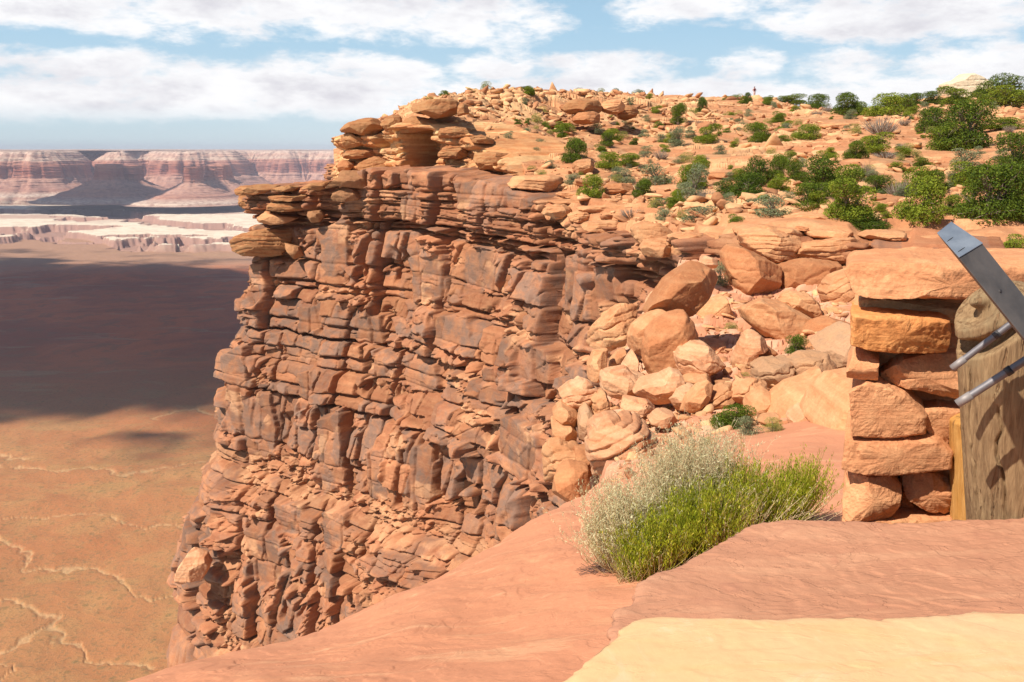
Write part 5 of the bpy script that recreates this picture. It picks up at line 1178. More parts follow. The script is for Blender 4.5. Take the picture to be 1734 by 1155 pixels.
fg_bush('rabbitbrush', 'vivid yellow-green broomy bush growing from the slickrock beside the pinkish slab',
        [(1110, 955, 4.75, 110, 120, 420, .02, 20, .013, .0020, .05), (1180, 940, 4.95, 130, 140, 520, .08, 20, .013, .0020, .05),
         (1255, 925, 5.2, 120, 140, 420, .10, 20, .013, .0020, .05), (1330, 910, 5.5, 90, 120, 260, .12, 20, .014, .0020, .05), (1085, 958, 4.7, 50, 75, 160, -.06, 22, .011, .0019, .05),
         (1240, 920, 5.3, 30, 165, 60, .04, 24, .014, .0020, .04), (1345, 905, 5.5, 30, 145, 50, .10, 24, .014, .0020, .04)],
        M['gstem'], M['gleaf'], 3, .30)
fg_bush('silver_bush', 'tall pale silvery straw-coloured bush behind the vivid green one',
        [(1070, 930, 5.0, 110, 165, 430, -.20, 30, .012, .0019, .12), (1045, 920, 5.05, 60, 100, 170, -.32, 30, .012, .0018, .13), (1140, 905, 5.3, 120, 205, 560, -.02, 24, .012, .0020, .10), (1185, 895, 5.5, 110, 200, 480, .03, 22, .012, .0020, .10),
         (1160, 900, 5.4, 80, 235, 120, .02, 22, .012, .0019, .08), (1230, 925, 5.05, 240, 120, 260, .08, 6, .010, .0017, .08), (1110, 945, 4.75, 110, 95, 130, .0, 5, .010, .0016, .08)],
        M['pstem'], M['pleaf'], 4, .8)
# dry straw at the foot
def straw():
    rs = np.random.RandomState(6); ps = []
    for i in range(420):
        px = rs.uniform(1045, 1130); py = rs.uniform(930, 962); Y = 4.65+rs.rand()*.25; b = np.array(P(px, py, Y)); b[2] = ground_near(b[0], b[1])-.01
        h = rs.uniform(.06, .24); tip = b+[rs.normal()*.07+.02, rs.normal()*.06-.03, h]; k0 = np.linspace(0, 1, 5)[:, None]
        ps.append((b*(1-k0)+tip*k0+np.sin(k0*3.14)*rs.normal(size=3)*.02, np.linspace(.0018, .0008, 5)))
    V, Fq = tubes(ps, 3); o = mesh_from('dry_grass', V, Fq, M['straw'], False, {'tone': rs.rand(len(V))}, loc=P(1085, 955, 4.7)); tag(o, 'clump of dry straw-coloured grass at the foot of the green bush', 'grass')
    ps = []
    for i in range(70):
        px = rs.uniform(1020, 1062); py = rs.uniform(925, 952); Y = 4.9+rs.rand()*.2; b = np.array(P(px, py, Y)); b[2] = ground_near(b[0], b[1])
        tip = b+[-rs.rand()*.22, -rs.rand()*.12+.03, rs.rand()*.07]; tip[2] = ground_near(tip[0], tip[1])+rs.rand()*.07; k0 = np.linspace(0, 1, 6)[:, None]
        ps.append((b*(1-k0)+tip*k0+rs.normal(size=(6, 3))*.007, np.linspace(.0035, .0012, 6)))
    V, Fq = tubes(ps, 4); o = mesh_from('dead_twigs', V, Fq, M['darktwig'], False, {'tone': rs.rand(len(V))}, loc=P(1035, 940, 5.0)); tag(o, 'dark dead twigs sprawling left of the bushes on the slickrock', 'twigs')
M['straw'] = leaf_mat('straw', (.50, .36, .16), (.72, .58, .32), .2)
M['darktwig'] = leaf_mat('dark_twig', (.09, .05, .04), (.20, .12, .09), 0)
straw()

# ------------------------------------------------------------------ masonry: pillar and the two wall slabs
G7 = lambda pts: zc(pts, 1334, 380, .4505)
pier = empty('stone_pillar', P(1520, 885, 3.35), 0, 'dry-stacked pillar of rough red and orange sandstone blocks under a thick capstone', 'stone pillar')
def pstone(pts, Y, depth, mat, seed, name='stone', label=None, **kw):
    kw.setdefault('p', 18); kw.setdefault('cuts', 3); kw.setdefault('rough', .022); kw.setdefault('fine', .026); kw.setdefault('cutk', .94); kw.setdefault('res', 280); kw.setdefault('facet', .35)
    pl = np.array([P(px, py, Y+.02) for px, py in G7(pts)])[:, [0, 2]]
    V, F4, F3 = rock_mesh((pl-pl.mean(0))*1.05, depth, seed, **kw); V[:, 0] += (V[:, 1]+depth/2)*.40; c = np.array([pl.mean(0)[0], Y+depth/2, pl.mean(0)[1]]); V = V+c
    o = mesh_mixed(name, V, F4, F3, M[mat], False, None, tuple(pier.location)); o.parent = pier; o.location = (0, 0, 0)
    if label: o['label'] = label
    return o
pstone([(238, 160), (420, 150), (700, 152), (1000, 156), (1150, 160), (1150, 282), (1000, 288), (740, 285), (620, 283), (480, 280), (350, 286), (252, 276), (238, 230), (215, 190)], 3.18, .60, 'block', 3, 'capstone', p=9, rough=.03, fine=.02, res=380, cutk=.93)
pstone([(268, 285), (400, 280), (640, 282), (640, 372), (400, 374), (262, 362)], 3.36, .35, 'greyblock', 5, label='buff grey rough stone directly under the capstone')
pstone([(236, 342), (330, 342), (560, 356), (596, 368), (602, 420), (585, 486), (410, 487), (300, 478), (235, 458)], 3.20, .36, 'orangeblock', 8, label='bright orange squared stone', p=8)
pstone([(213, 552), (240, 500), (290, 505), (333, 522), (328, 588), (270, 584), (216, 574)], 3.22, .34, 'block', 9)
pstone([(332, 588), (380, 545), (430, 510), (520, 498), (640, 500), (660, 560), (655, 660), (560, 640), (480, 620), (400, 606)], 3.26, .36, 'block', 12)
pstone([(240, 480), (420, 480), (600, 480), (600, 530), (420, 560), (300, 560)], 3.42, .28, 'block', 13)
pstone([(236, 790), (232, 700), (226, 635), (290, 600), (340, 606), (430, 642), (510, 722), (502, 782), (400, 797), (300, 798)], 3.21, .38, 'block', 15)
pstone([(400, 615), (520, 640), (650, 665), (640, 720), (520, 715), (450, 680)], 3.44, .28, 'block', 16)
pstone([(510, 700), (560, 694), (640, 702), (625, 835), (580, 830), (545, 808), (512, 770)], 3.27, .34, 'block', 18)
pstone([(205, 925), (212, 860), (218, 802), (350, 798), (500, 800), (560, 822), (605, 862), (603, 916), (480, 930), (390, 942), (290, 940)], 3.19, .40, 'block', 21)
pstone([(205, 965), (290, 958), (372, 962), (415, 1002), (410, 1060), (380, 1112), (290, 1112), (205, 1108)], 3.20, .38, 'block', 24, cuts=9, rough=.06)
pstone([(422, 950), (500, 938), (600, 934), (628, 1010), (628, 1082), (580, 1092), (500, 1070), (445, 1030)], 3.24, .36, 'block', 27, cuts=10, rough=.10, fine=.03)
pstone([(395, 1118), (410, 1050), (430, 1005), (470, 1060), (540, 1118)], 3.36, .28, 'block', 28)
pstone([(206, 1112), (420, 1116), (640, 1112), (660, 1300), (420, 1310), (200, 1300)], 3.22, .45, 'block', 30)
# hidden rubble heart of the pillar
V0 = np.array([P(px, py, 3.42) for px, py in G7([(250, 285), (1120, 285), (1120, 1320), (245, 1320)])]); V1 = V0+[.12, .30, 0]
def box8(name, A, B, mat, parent=None):
    V = np.vstack([A, B]); Fq = [[0, 1, 2, 3], [7, 6, 5, 4], [0, 4, 5, 1], [1, 5, 6, 2], [2, 6, 7, 3], [3, 7, 4, 0]]
    loc = tuple(parent.location) if parent else tuple(V.mean(0)); o = mesh_from(name, V, Fq, mat, False, loc=loc)
    if parent: o.parent = parent; o.location = (0, 0, 0)
    return o
core = box8('mortar_core', V0, V1, M['block'], pier)

def slab_obj(name, outline, z, thick, mat, label, seed, amp=.006, bevel=.02, tilt=0.0, flake=.0, sag=0.0):
    """outline: world xy polygon of the top; dense sheet with rounded rim and rough sides"""
    ol = np.array(outline, float); rs_ = np.random.RandomState(seed)
    seg = np.linalg.norm(np.roll(ol, -1, 0)-ol, axis=1); per = seg.sum(); nU = int(per/.006)
    s_ = np.r_[0, np.cumsum(seg)]; u = np.linspace(0, per, nU, endpoint=False); oc = np.vstack([ol, ol[:1]])
    ring = np.stack([np.interp(u, s_, oc[:, k]) for k in (0, 1)], 1)
    for _ in range(3): ring = (np.roll(ring, 1, 0)+ring*2+np.roll(ring, -1, 0))/4
    c = ring.mean(0); nrm = ring-c; nrm /= np.linalg.norm(nrm, axis=1, keepdims=True)
    wig = .020*fbm2(ring[:, 0]*6, ring[:, 1]*6, 4, seed)+.008*fbm2(ring[:, 0]*30, ring[:, 1]*30, 3, seed+3)
    ring = ring+nrm*wig[:, None]
    rows = []
    for k in np.linspace(0.0, 1, 150)[1:]:
        r = c+(ring-c)*(k); rows.append(np.c_[r, np.full(nU, z)])
    rows = np.array(rows)
    X, Yv = rows[..., 0], rows[..., 1]
    rimd = np.linalg.norm(ring-c, axis=1)[None, :]*(1-np.linspace(0, 1, 150)[1:])[:, None]
    Zt = z+amp*2*fbm2(X*3, Yv*3, 4, seed+5)+amp*.5*fbm2(X*18, Yv*18, 4, seed+6)
    if flake:
        for q, (fs, fa) in enumerate([(2.1, 1.0), (4.3, .5)]):
            f = fbm2(X*fs*.7, Yv*fs*1.2, 5, seed+9+q)/.17+.5; Zt += flake*fa*(np.floor(f)+sstep(0, .05, f-np.floor(f))-f*.6)
    if flake > .003:
        ck = fbm2(X*2.2, Yv*3.6, 4, seed+31); Zt -= .010*np.exp(-(ck/.010)**2)*sstep(.12, .32, fbm2(X*1.7, Yv*1.7, 3, seed+33))
    Zt -= np.exp(-(rimd/bevel)**1.3)*bevel*.6
    rows[..., 2] = Zt+tilt*(Yv-c[1])
    side = []
    for k in np.linspace(0, 1, 26)[1:]:
        w_ = .022*fbm2(u/.12, k*2.5+0*u, 4, seed+12)+.012*fbm2(u/.03, k*6+0*u, 3, seed+13)
        r = ring+nrm*(w_+.012*math.sin(k*3.14))[:, None]-nrm*.03*k; side.append(np.c_[r, rows[-1, :, 2]-k*thick])
    A = np.concatenate([rows, np.array(side)], 0); nr = len(A); V = A.reshape(-1, 3)
    i = np.arange(nr-1)[:, None]*nU; j = np.arange(nU)[None]; j2 = (j+1) % nU
    F4 = np.stack([i+j, i+nU+j, i+nU+j2, i+j2], -1).reshape(-1, 4)
    n0 = len(V); V = np.vstack([V, [c[0], c[1], Zt[0].mean()], [c[0], c[1], z-thick]]); jj = np.arange(nU); b = (nr-1)*nU
    F3 = np.vstack([np.stack([np.full(nU, n0), jj, (jj+1) % nU], -1), np.stack([np.full(nU, n0+1), b+(jj+1) % nU, b+jj], -1)])
    ar = .5*np.sum(ring[:, 0]*np.roll(ring[:, 1], -1)-ring[:, 1]*np.roll(ring[:, 0], -1))
    if ar < 0: F4 = F4[:, ::-1]; F3 = F3[:, ::-1]
    o = mesh_mixed(name, V, F4, F3, mat, True, None, (float(c[0]), float(c[1]), z-thick)); tag(o, label, 'stone slab'); return o
def slabmat(name, A, B, Cc, D, bs=.8):
    m, t = new_mat(name); tc = t.new('ShaderNodeTexCoord'); oc = tc.outputs['Object']
    n1 = t.noise(oc, 2.2, 5, .6, .4); st1 = t.noise(t.scalevec(oc, (1.2, 7, 7)), 1.6, 6, .62, .6); n3 = t.noise(oc, 60, 5, .72); n4 = t.noise(oc, 8, 7, .7, .8)
    col = t.mix(t.rng(n1, .3, .7), A, B); col = t.mix(t.m('MULTIPLY', t.rng(st1, .45, .7), .7), col, Cc); col = t.mix(t.m('MULTIPLY', t.rng(n4, .56, .68), .6), col, D)
    hs = t.new('ShaderNodeHueSaturation'); t.put(hs.inputs['Color'], col); t.put(hs.inputs['Value'], t.rng(n3, .2, .8, .92, 1.06, False))
    h = t.m('ADD', t.m('MULTIPLY', n4, .9), t.m('ADD', t.m('MULTIPLY', n3, .28), t.m('MULTIPLY', t.rng(t.noise(t.scalevec(oc, (1, 2.2, 1)), 3.0, 5, .62, 1.2), .49, .515), .5)))
    finish(t, hs.outputs[0], .88, h, bs*.65, .008, .25); return m
M['yslab'] = slabmat('cream_sandstone', (.68, .43, .235), (.67, .405, .20), (.66, .375, .165), (.70, .47, .28), .28)
M['pslab'] = slabmat('pink_sandstone', (.48, .225, .130), (.43, .20, .115), (.55, .285, .165), (.40, .175, .105))
yz = -.80
yp = [P2(px, py, yz)[:2] for px, py in [(962, 1142), (985, 1118), (1058, 1052), (1090, 1040), (1300, 1044), (1500, 1040), (1760, 1038), (2300, 1036)]]+[(1.9, .50), (1.0, .50), (.3, .55), (.06, .85)]
slab_obj('wall_slab', yp, yz, .10, M['yslab'], 'smooth cream-yellow sandstone slab nearest the camera, topping the low wall', 5, .0035, .012, flake=.0012)
pz = -1.22
pp = [P2(px, py, pz)[:2] for px, py in [(1034, 1056), (1040, 1034), (1078, 1018), (1084, 990), (1110, 968), (1150, 950), (1180, 938), (1230, 910), (1290, 888), (1340, 883), (1450, 884), (1600, 879), (1760, 877), (2200, 872)]]+[(3.3, 1.2), (1.5, 1.2), (.5, 1.35), (.25, 1.8)]
slab_obj('wall_slab', pp, pz, .11, M['pslab'], 'weathered pink-brown sandstone slab with flaking top between the cream slab and the pillar', 9, .005, .012, flake=.0035)
# stone courses carrying the slabs
def course(x0, x1, y0, y1, z0, z1, seed, name, label):
    e = empty(name, ((x0+x1)/2, (y0+y1)/2, z0), 0, label, 'stone wall'); k = 0; z = z1; rs_ = random.Random(seed)
    while z > z0+.02:
        h = min(rs_.uniform(.15, .22), z-z0); x = x0+rs_.uniform(-.12, 0)
        while x < x1:
            w = rs_.uniform(.28, .5); d = y1-y0
            pl = np.array([(-w/2, -h/2), (0, -h/2), (w/2, -h/2), (w/2, 0), (w/2, h/2), (0, h/2), (-w/2, h/2), (-w/2, 0)])*[.99, .97]
            V, F4, F3 = rock_mesh(pl, d, seed*7+k, p=8, cuts=4, rough=.04, res=90, cutk=.9); V = V+[x+w/2, (y0+y1)/2, z-h/2]
            o = mesh_mixed('stone', V, F4, F3, M['block'], True, None, tuple(e.location)); o.parent = e; o.location = (0, 0, 0); x += w; k += 1
        z -= h
course(.42, 1.9, .62, 1.22, -1.75, yz-.105, 4, 'stone_wall', 'low wall of red sandstone blocks beneath the cream slab')
course(.62, 3.2, 1.45, 2.65, -2.35, pz-.115, 6, 'stone_wall', 'low wall of red sandstone blocks beneath the pink-brown slab')

# ------------------------------------------------------------------ log post, orange post, metal beam and rods
def wood_mat(name, a, b, c):
    m, t = new_mat(name); tc = t.new('ShaderNodeTexCoord'); oc = tc.outputs['Object']
    fib = t.noise(t.scalevec(oc, (34, 34, 2.0)), 2.2, 8, .72, .35); n = t.noise(oc, 5, 5, .65, .5); fine = t.noise(t.scalevec(oc, (90, 90, 6)), 2.0, 4, .7)
    cr = t.rng(t.noise(t.scalevec(oc, (16, 16, 1.3)), 2.0, 4, .6, .5), .42, .37)
    col = t.mix(t.rng(fib, .35, .68), a, b); col = t.mix(t.m('MULTIPLY', t.rng(n, .5, .72), .7), col, c); col = t.mix(t.m('MULTIPLY', cr, .55), col, (.20, .10, .045))
    h = t.m('SUBTRACT', t.m('ADD', fib, t.m('MULTIPLY', fine, .35)), t.m('MULTIPLY', cr, 1.0))
    finish(t, col, .85, h, .75, .010, .2); return m
M['log'] = wood_mat('weathered_log', (.21, .125, .062), (.38, .245, .125), (.30, .215, .115))
M['orangewood'] = wood_mat('orange_log', (.52, .25, .06), (.64, .35, .11), (.44, .20, .05))
def log_mesh(name, axis, radii, mat, parent, seed, grooves=(), nU=260, nV=420, cracks=34, dome=.13):
    a0, a1 = np.array(axis[0]), np.array(axis[1]); L = np.linalg.norm(a1-a0); ax = (a1-a0)/L
    e1 = np.cross(ax, [0, 1, 0]); e1 /= np.linalg.norm(e1); e2 = np.cross(ax, e1)
    th = np.linspace(0, 2*np.pi, nU, endpoint=False); v = np.linspace(0, 1, nV)
    TH_, VV = np.meshgrid(th, v); R_ = np.interp(VV, [0, 1], radii)
    H = VV*L; R_ = R_*(1+.05*fbm2(np.cos(TH_)*2+5, np.sin(TH_)*2+H*.8, 3, seed)+.012*fbm2(TH_*8, H*3, 3, seed+2))
    R_ = R_-.004*fbm2(np.cos(TH_)*14, np.sin(TH_)*14+H*2.0, 3, seed+4)
    rs_ = np.random.RandomState(seed)
    for k in range(cracks):
        t0 = rs_.rand()*6.28; h0 = rs_.rand()*L; hl = rs_.uniform(.10, .42); w = rs_.uniform(.010, .028)
        c = t0+.10*fbm2(H/.10, 0*H+k, 3, seed+20+k); dth = np.abs((TH_-c+np.pi) % (2*np.pi)-np.pi)
        R_ = R_-.030*(H < L-dome*1.2)*np.exp(-(dth/w)**2)*np.clip(1-np.abs(H-h0)/hl, 0, 1)**.5
    dm = np.clip((H-(L-dome))/dome, 0, 1); R_ = R_*np.sqrt(np.clip(1-dm**2.2*.985, 0.0002, 1))
    R_ = R_*(1-dm**.5)+dm**.5*np.interp(VV, [0, 1], radii)*np.sqrt(np.clip(1-dm**2.2*.985, 0.0002, 1))
    Pn = a0+ax*H[..., None]+R_[..., None]*(np.cos(TH_)[..., None]*e1+np.sin(TH_)[..., None]*e2)
    for (g0, gn, gw, gd) in grooves:                     # saw kerfs cut by slanting planes
        dd = (Pn-np.array(g0))@np.array(gn); m = np.exp(-(dd/gw)**4); cen = a0+ax*H[..., None]; Pn = Pn+(cen-Pn)*(m*gd)[..., None]
    V = Pn.reshape(-1, 3); i = np.arange(nV-1)[:, None]*nU; j = np.arange(nU)[None]; j2 = (j+1) % nU
    F4 = np.stack([i+j, i+j2, i+nU+j2, i+nU+j], -1).reshape(-1, 4)[:, ::-1]; n0 = len(V); V = np.vstack([V, Pn[-1].mean(0)]); jj = np.arange(nU)
    F3 = np.stack([np.full(nU, n0), (nV-1)*nU+(jj+1) % nU, (nV-1)*nU+jj], -1)
    loc = tuple(parent.location); o = mesh_mixed(name, V, F4, F3, mat, True, None, loc); o.parent = parent; o.location = (0, 0, 0); return o
post = empty('wooden_post', P(1740, 885, 3.0), 0, 'thick weathered round log post with notches cut for two steel rods', 'post')
# rods: photo ends with depths
RA, RB = np.array(P(1612, 624, 2.78)), np.array(P(1745, 523, 2.70)); RC, RD = np.array(P(1621, 684, 2.72)), np.array(P(1800, 569, 2.62))
yv = np.array([0, 1., 0])
def plane_of(A, B):
    d = (B-A)/np.linalg.norm(B-A); n = np.cross(d, yv); n /= np.linalg.norm(n); return n
g1 = (RA+[0, 0, 0], plane_of(RA, RB), .020, .45); g2 = (RC, plane_of(RC, RD), .022, .48)
log_mesh('log', (P(1742, 1160, 2.98), P(1700, 478, 2.98)), (.178, .160), M['log'], post, 4, (g1, g2))
post2 = empty('wooden_post', P(1660, 885, 3.25), 0, 'bright orange stripped log post squeezed between the pillar and the weathered log', 'post')
log_mesh('log', (P(1668, 1100, 3.22), P(1662, 700, 3.22)), (.118, .108), M['orangewood'], post2, 8, (), 200, 260, 10, .03)
def metal_mat(name, a, b, rough, metal):
    m, t = new_mat(name); tc = t.new('ShaderNodeTexCoord'); n = t.noise(tc.outputs['Object'], 9, 6, .65, .4); f = t.noise(tc.outputs['Object'], 140, 3, .6)
    sc = t.noise(t.scalevec(tc.outputs['Object'], (4, 60, 4), rot=(.3, .5, .2)), 3, 4, .6)
    col = t.mix(t.rng(n, .3, .7), a, b); r = t.rng(t.m('ADD', n, t.m('MULTIPLY', sc, .5)), .5, 1.0, rough-.1, rough+.12)
    finish(t, col, r, t.m('ADD', f, n), .25, .001, .5, metal); return m
M['steel'] = metal_mat('grey_steel', (.11, .095, .085), (.17, .145, .13), .55, .5)
M['capsteel'] = metal_mat('plate_steel', (.24, .28, .33), (.31, .35, .40), .45, .5)
M['rod'] = metal_mat('rod_steel', (.17, .155, .16), (.25, .23, .235), .5, .55)
M['dark'] = metal_mat('dark_iron', (.05, .045, .045), (.10, .085, .08), .6, .4)
beam = empty('metal_frame', P(1740, 600, 2.5), 0, 'grey square steel beam slanting across the log post, with a bright end plate', 'metal frame')
A_, B_, C_, D_ = [np.array(P(*q)) for q in [(1587, 396, 2.52), (1611, 377, 2.58), (1664, 413, 2.40), (1624, 437, 2.34)]]
far_ = np.array(P(1980, 880, 2.30))-D_; up_ = np.array([far_]*4)
def bev(o, w, seg=3):
    md = o.modifiers.new('bevel', 'BEVEL'); md.width = w; md.segments = seg; md.limit_method = 'ANGLE'; return o
Q0 = np.array([A_, B_, C_, D_]); b_o = bev(box8('beam', Q0, Q0+up_*[1, 1, 1], M['steel'], beam), .004)
nrm = np.cross(B_-A_, D_-A_); nrm /= np.linalg.norm(nrm); nrm = nrm if nrm @ (-A_) > 0 else -nrm
cc = Q0.mean(0); Q1 = cc+(Q0-cc)*1.01+nrm*.0035; Q2 = cc+(Q0-cc)*1.01+nrm*.0005
bev(box8('end_plate', Q1, Q2, M['capsteel'], beam), .0012)
def disc(name, c, n, r, d, mat, parent, k=28):
    n = np.array(n)/np.linalg.norm(n); a = np.cross(n, [0, 0, 1.0]); a /= np.linalg.norm(a); b = np.cross(n, a)
    V, Fq = tubes([(np.array([c-n*d, c-n*d*.4, c]), [r, r, r])], k); V = np.vstack([V, c]); m0 = 2*k; jj = np.arange(k)
    F3 = np.stack([np.full(k, len(V)-1), m0+jj, m0+(jj+1) % k], -1)
    o = mesh_mixed(name, V, Fq, F3, mat, False, None, tuple(parent.location)); o.parent = parent; o.location = (0, 0, 0); return o
nf = np.cross(far_, C_-D_); nf /= np.linalg.norm(nf); nf = nf if nf @ (-D_) > 0 else -nf
def on_face(px, py):                                  # sight line meets the beam face
    r = np.array(P(px, py, 1.0)); return r*((D_@nf)/(r@nf))
disc('bolt_hole', on_face(1694, 493)+nf*.0008, nf, .0055, .004, M['dark'], beam)
def on_cap(px, py): r = np.array(P(px, py, 1.0)); return r*((Q1[0]@nrm)/(r@nrm))
for k, ((xa, ya), (xb, yb)) in enumerate([((1604, 409), (1614, 402)), ((1622, 427), (1634, 419))]):
    a = on_cap(xa, ya)+nrm*.0006; b = on_cap(xb, yb)+nrm*.0006; V, Fq = tubes([(np.linspace(a, b, 6), [.0004, .0010, .0012, .0012, .0010, .0004])], 6)
    o = mesh_from('scratch', V, Fq, M['dark'], False, loc=tuple(beam.location)); o.parent = beam; o.location = (0, 0, 0)
def rod(A, B, r, label, tpos):
    e = empty('steel_rod', tuple(A), 0, label, 'rod', 'steel rods through the log post')
    d = (B-A)/np.linalg.norm(B-A); L = np.linalg.norm(B-A); k = 26
    tt = np.array([-.0, .001, .004, .03, .5, 1.0]); rr = np.array([r*.2, r*.9, r, r, r, r])
    V, Fq = tubes([(A+(B-A)*tt[:, None], rr)], k); o = mesh_from('shaft', V, Fq, M['rod'], True, loc=tuple(A)); o.parent = e; o.location = (0, 0, 0)
    pc = A+d*tpos*L
    V, Fq = tubes([(np.array([pc-d*.010, pc-d*.0099, pc+d*.0099, pc+d*.010]), [r*.7, r*1.22, r*1.22, r*.7])], 6); o = mesh_from('nut', V, Fq, M['dark'], False, loc=tuple(A)); o.parent = e; o.location = (0, 0, 0)
    s0 = A; s1_ = A+d*.05
    V, Fq = tubes([(np.array([s0-d*.001, s0, s1_, s1_+d*.001]), [r*.6, r*1.13, r*1.13, r*.6])], k); o = mesh_from('sleeve', V, Fq, M['rodend'], True, loc=tuple(A)); o.parent = e; o.location = (0, 0, 0)
M['rodend'] = metal_mat('rod_sleeve', (.26, .225, .21), (.34, .30, .28), .6, .3)
rod(RA, RB, .0105, 'upper steel rod slanting up right across the log post', .58)
rod(RC, RD, .0125, 'lower, thicker steel rod slanting up right across the log post', .50)

# ------------------------------------------------------------------ the hiker on the skyline
def hiker():
    Y = hit_plateau(1277, 167); Y = max(110, min(Y, 150)); x = P(1277, 165, Y)[0]; z = P(1277, 166, Y)[2]; s_ = 1.0
    e = empty('person', (x, Y, z), .5, 'hiker in a dark pink top and pale shorts standing on the skyline, hands on hips', 'person')
    js = {'pel': (0, 0, .95, .15), 'wst': (0, 0, 1.08, .125), 'chs': (0, 0, 1.32, .16), 'nk': (0, 0, 1.50, .055), 'hd': (0, -.02, 1.62, .095), 'tp': (0, 0, 1.72, .07)}
    E = [('pel', 'wst'), ('wst', 'chs'), ('chs', 'nk'), ('nk', 'hd'), ('hd', 'tp')]
    for s, k in ((-1, 'l'), (1, 'r')):
        js.update({k+'hp': (s*.10, 0, .88, .095), k+'kn': (s*.11, -.02, .50, .06), k+'an': (s*.12, .02, .09, .04), k+'ft': (s*.13, -.14, .04, .035),
                   k+'sh': (s*.19, 0, 1.42, .065), k+'el': (s*.40, .06, 1.20, .045), k+'wr': (s*.21, -.08, 1.03, .03), k+'pm': (s*.17, -.12, 1.00, .035)})
        E += [('pel', k+'hp'), (k+'hp', k+'kn'), (k+'kn', k+'an'), (k+'an', k+'ft'), ('chs', k+'sh'), (k+'sh', k+'el'), (k+'el', k+'wr'), (k+'wr', k+'pm')]
        for f in range(5):
            js[k+'f%d' % f] = (s*(.17-.012*f), -.17-.006*f, 1.03-.018*f, .010); js[k+'g%d' % f] = (s*(.13-.012*f), -.19, 1.02-.019*f, .008)
            E += [(k+'pm', k+'f%d' % f), (k+'f%d' % f, k+'g%d' % f)]
    names = list(js); bm = bmesh.new(); vs = [bm.verts.new(js[n_][:3]) for n_ in names]
    for a, b in E: bm.edges.new((vs[names.index(a)], vs[names.index(b)]))
    me = bpy.data.meshes.new('body'); bm.to_mesh(me); bm.free(); o = bpy.data.objects.new('body', me); C.objects.link(o); o.parent = e
    sk = o.modifiers.new('skin', 'SKIN'); 
    if not me.skin_vertices: me.attributes  # layer is made by the modifier below
    bpy.context.view_layer.objects.active = o
    if not me.skin_vertices:
        bm = bmesh.new(); bm.from_mesh(me); bm.verts.layers.skin.verify(); bm.to_mesh(me); bm.free()
    for i, n_ in enumerate(names): r = js[n_][3]; me.skin_vertices[0].data[i].radius = (r, r*(.75 if n_ in ('pel', 'wst', 'chs') else 1)); me.skin_vertices[0].data[i].use_root = (i == 0)
    sb = o.modifiers.new('sub', 'SUBSURF'); sb.levels = 1; sb.render_levels = 1
    def flat(name, c, rough=.8):
        m, t = new_mat(name); tc = t.new('ShaderNodeTexCoord'); n_ = t.noise(tc.outputs['Object'], 12, 3, .6); finish(t, t.mix(n_, c, tuple(v*1.15 for v in c)), rough); return m
    me.materials.append(flat('skin', (.62, .38, .29)))
    def shell(name, rings, mat, k=20):
        V, Fs, n0 = [], [], 0; V = []
        for (z_, rx, ry, oy) in rings:
            for a in np.linspace(0, 2*np.pi, k, endpoint=False): V.append((rx*math.cos(a), oy+ry*math.sin(a), z_))
        m_ = len(rings); i = np.arange(m_-1)[:, None]*k; j = np.arange(k)[None]; j2 = (j+1) % k
        Fq = np.stack([i+j, i+j2, i+k+j2, i+k+j], -1).reshape(-1, 4)
        so = mesh_from(name, np.array(V), Fq, mat, True); so.parent = e; return so
    shell('top', [(1.02, .17, .135, 0), (1.12, .165, .13, 0), (1.3, .205, .15, 0), (1.42, .20, .13, 0), (1.49, .09, .08, 0)], flat('dark_pink_cloth', (.10, .015, .03)))
    shell('shorts', [(.70, .20, .13, 0), (.82, .20, .145, 0), (.95, .18, .145, 0), (1.04, .165, .13, 0)], flat('pale_cloth', (.62, .47, .45)))
    shell('hair', [(1.52, .06, .06, .05), (1.58, .10, .09, .04), (1.66, .108, .10, .02), (1.72, .085, .085, .01), (1.755, .02, .02, 0)], flat('dark_hair', (.02, .012, .01)))
hiker()

# ------------------------------------------------------------------ canyon floor
FZ = -350.0
def pyY(px, py): return P2(px, py, FZ)[1]
def river(X, Y, pts, w):                                # distance to a wandering line given in sight lines on the floor
    pts = np.array([P2(a, b, FZ)[:2] for a, b in pts]); best = np.full(X.shape, 1e9)
    for a, b in zip(pts[:-1], pts[1:]):
        d = b-a; t_ = np.clip(((X-a[0])*d[0]+(Y-a[1])*d[1])/(d@d), 0, 1); best = np.minimum(best, np.hypot(X-a[0]-t_*d[0], Y-a[1]-t_*d[1]))
    return best
qf = np.r_[np.linspace(-1.34, -.68, 60), np.linspace(-.67, -.14, 760), np.linspace(-.13, 1.34, 90)]
yfl = np.r_[np.linspace(60, 470, 14), np.exp(np.linspace(math.log(480), math.log(7200), 760)), np.linspace(7400, 12300, 12)]
QF, YF = np.meshgrid(qf, yfl); XF = QF*YF
det = sstep(470, 600, YF)
ZF = FZ+6*fbm2(XF/420, YF/300, 4, 601)*sstep(3200, 900, YF)+2.2*fbm2(XF/45, YF/45, 4, 603)*det
rg = 1-np.abs(fbm2(XF/300+.15*fbm2(XF/90, YF/90, 3, 611), YF/160, 5, 607))*2.4; ZF += 3.0*np.clip(rg, 0, 1)*sstep(3000, 1500, YF)
Wx = XF+34*fbm2(XF/70, YF/70, 5, 621, .6); Wy = YF+34*fbm2(XF/70+7, YF/70, 5, 623, .6)
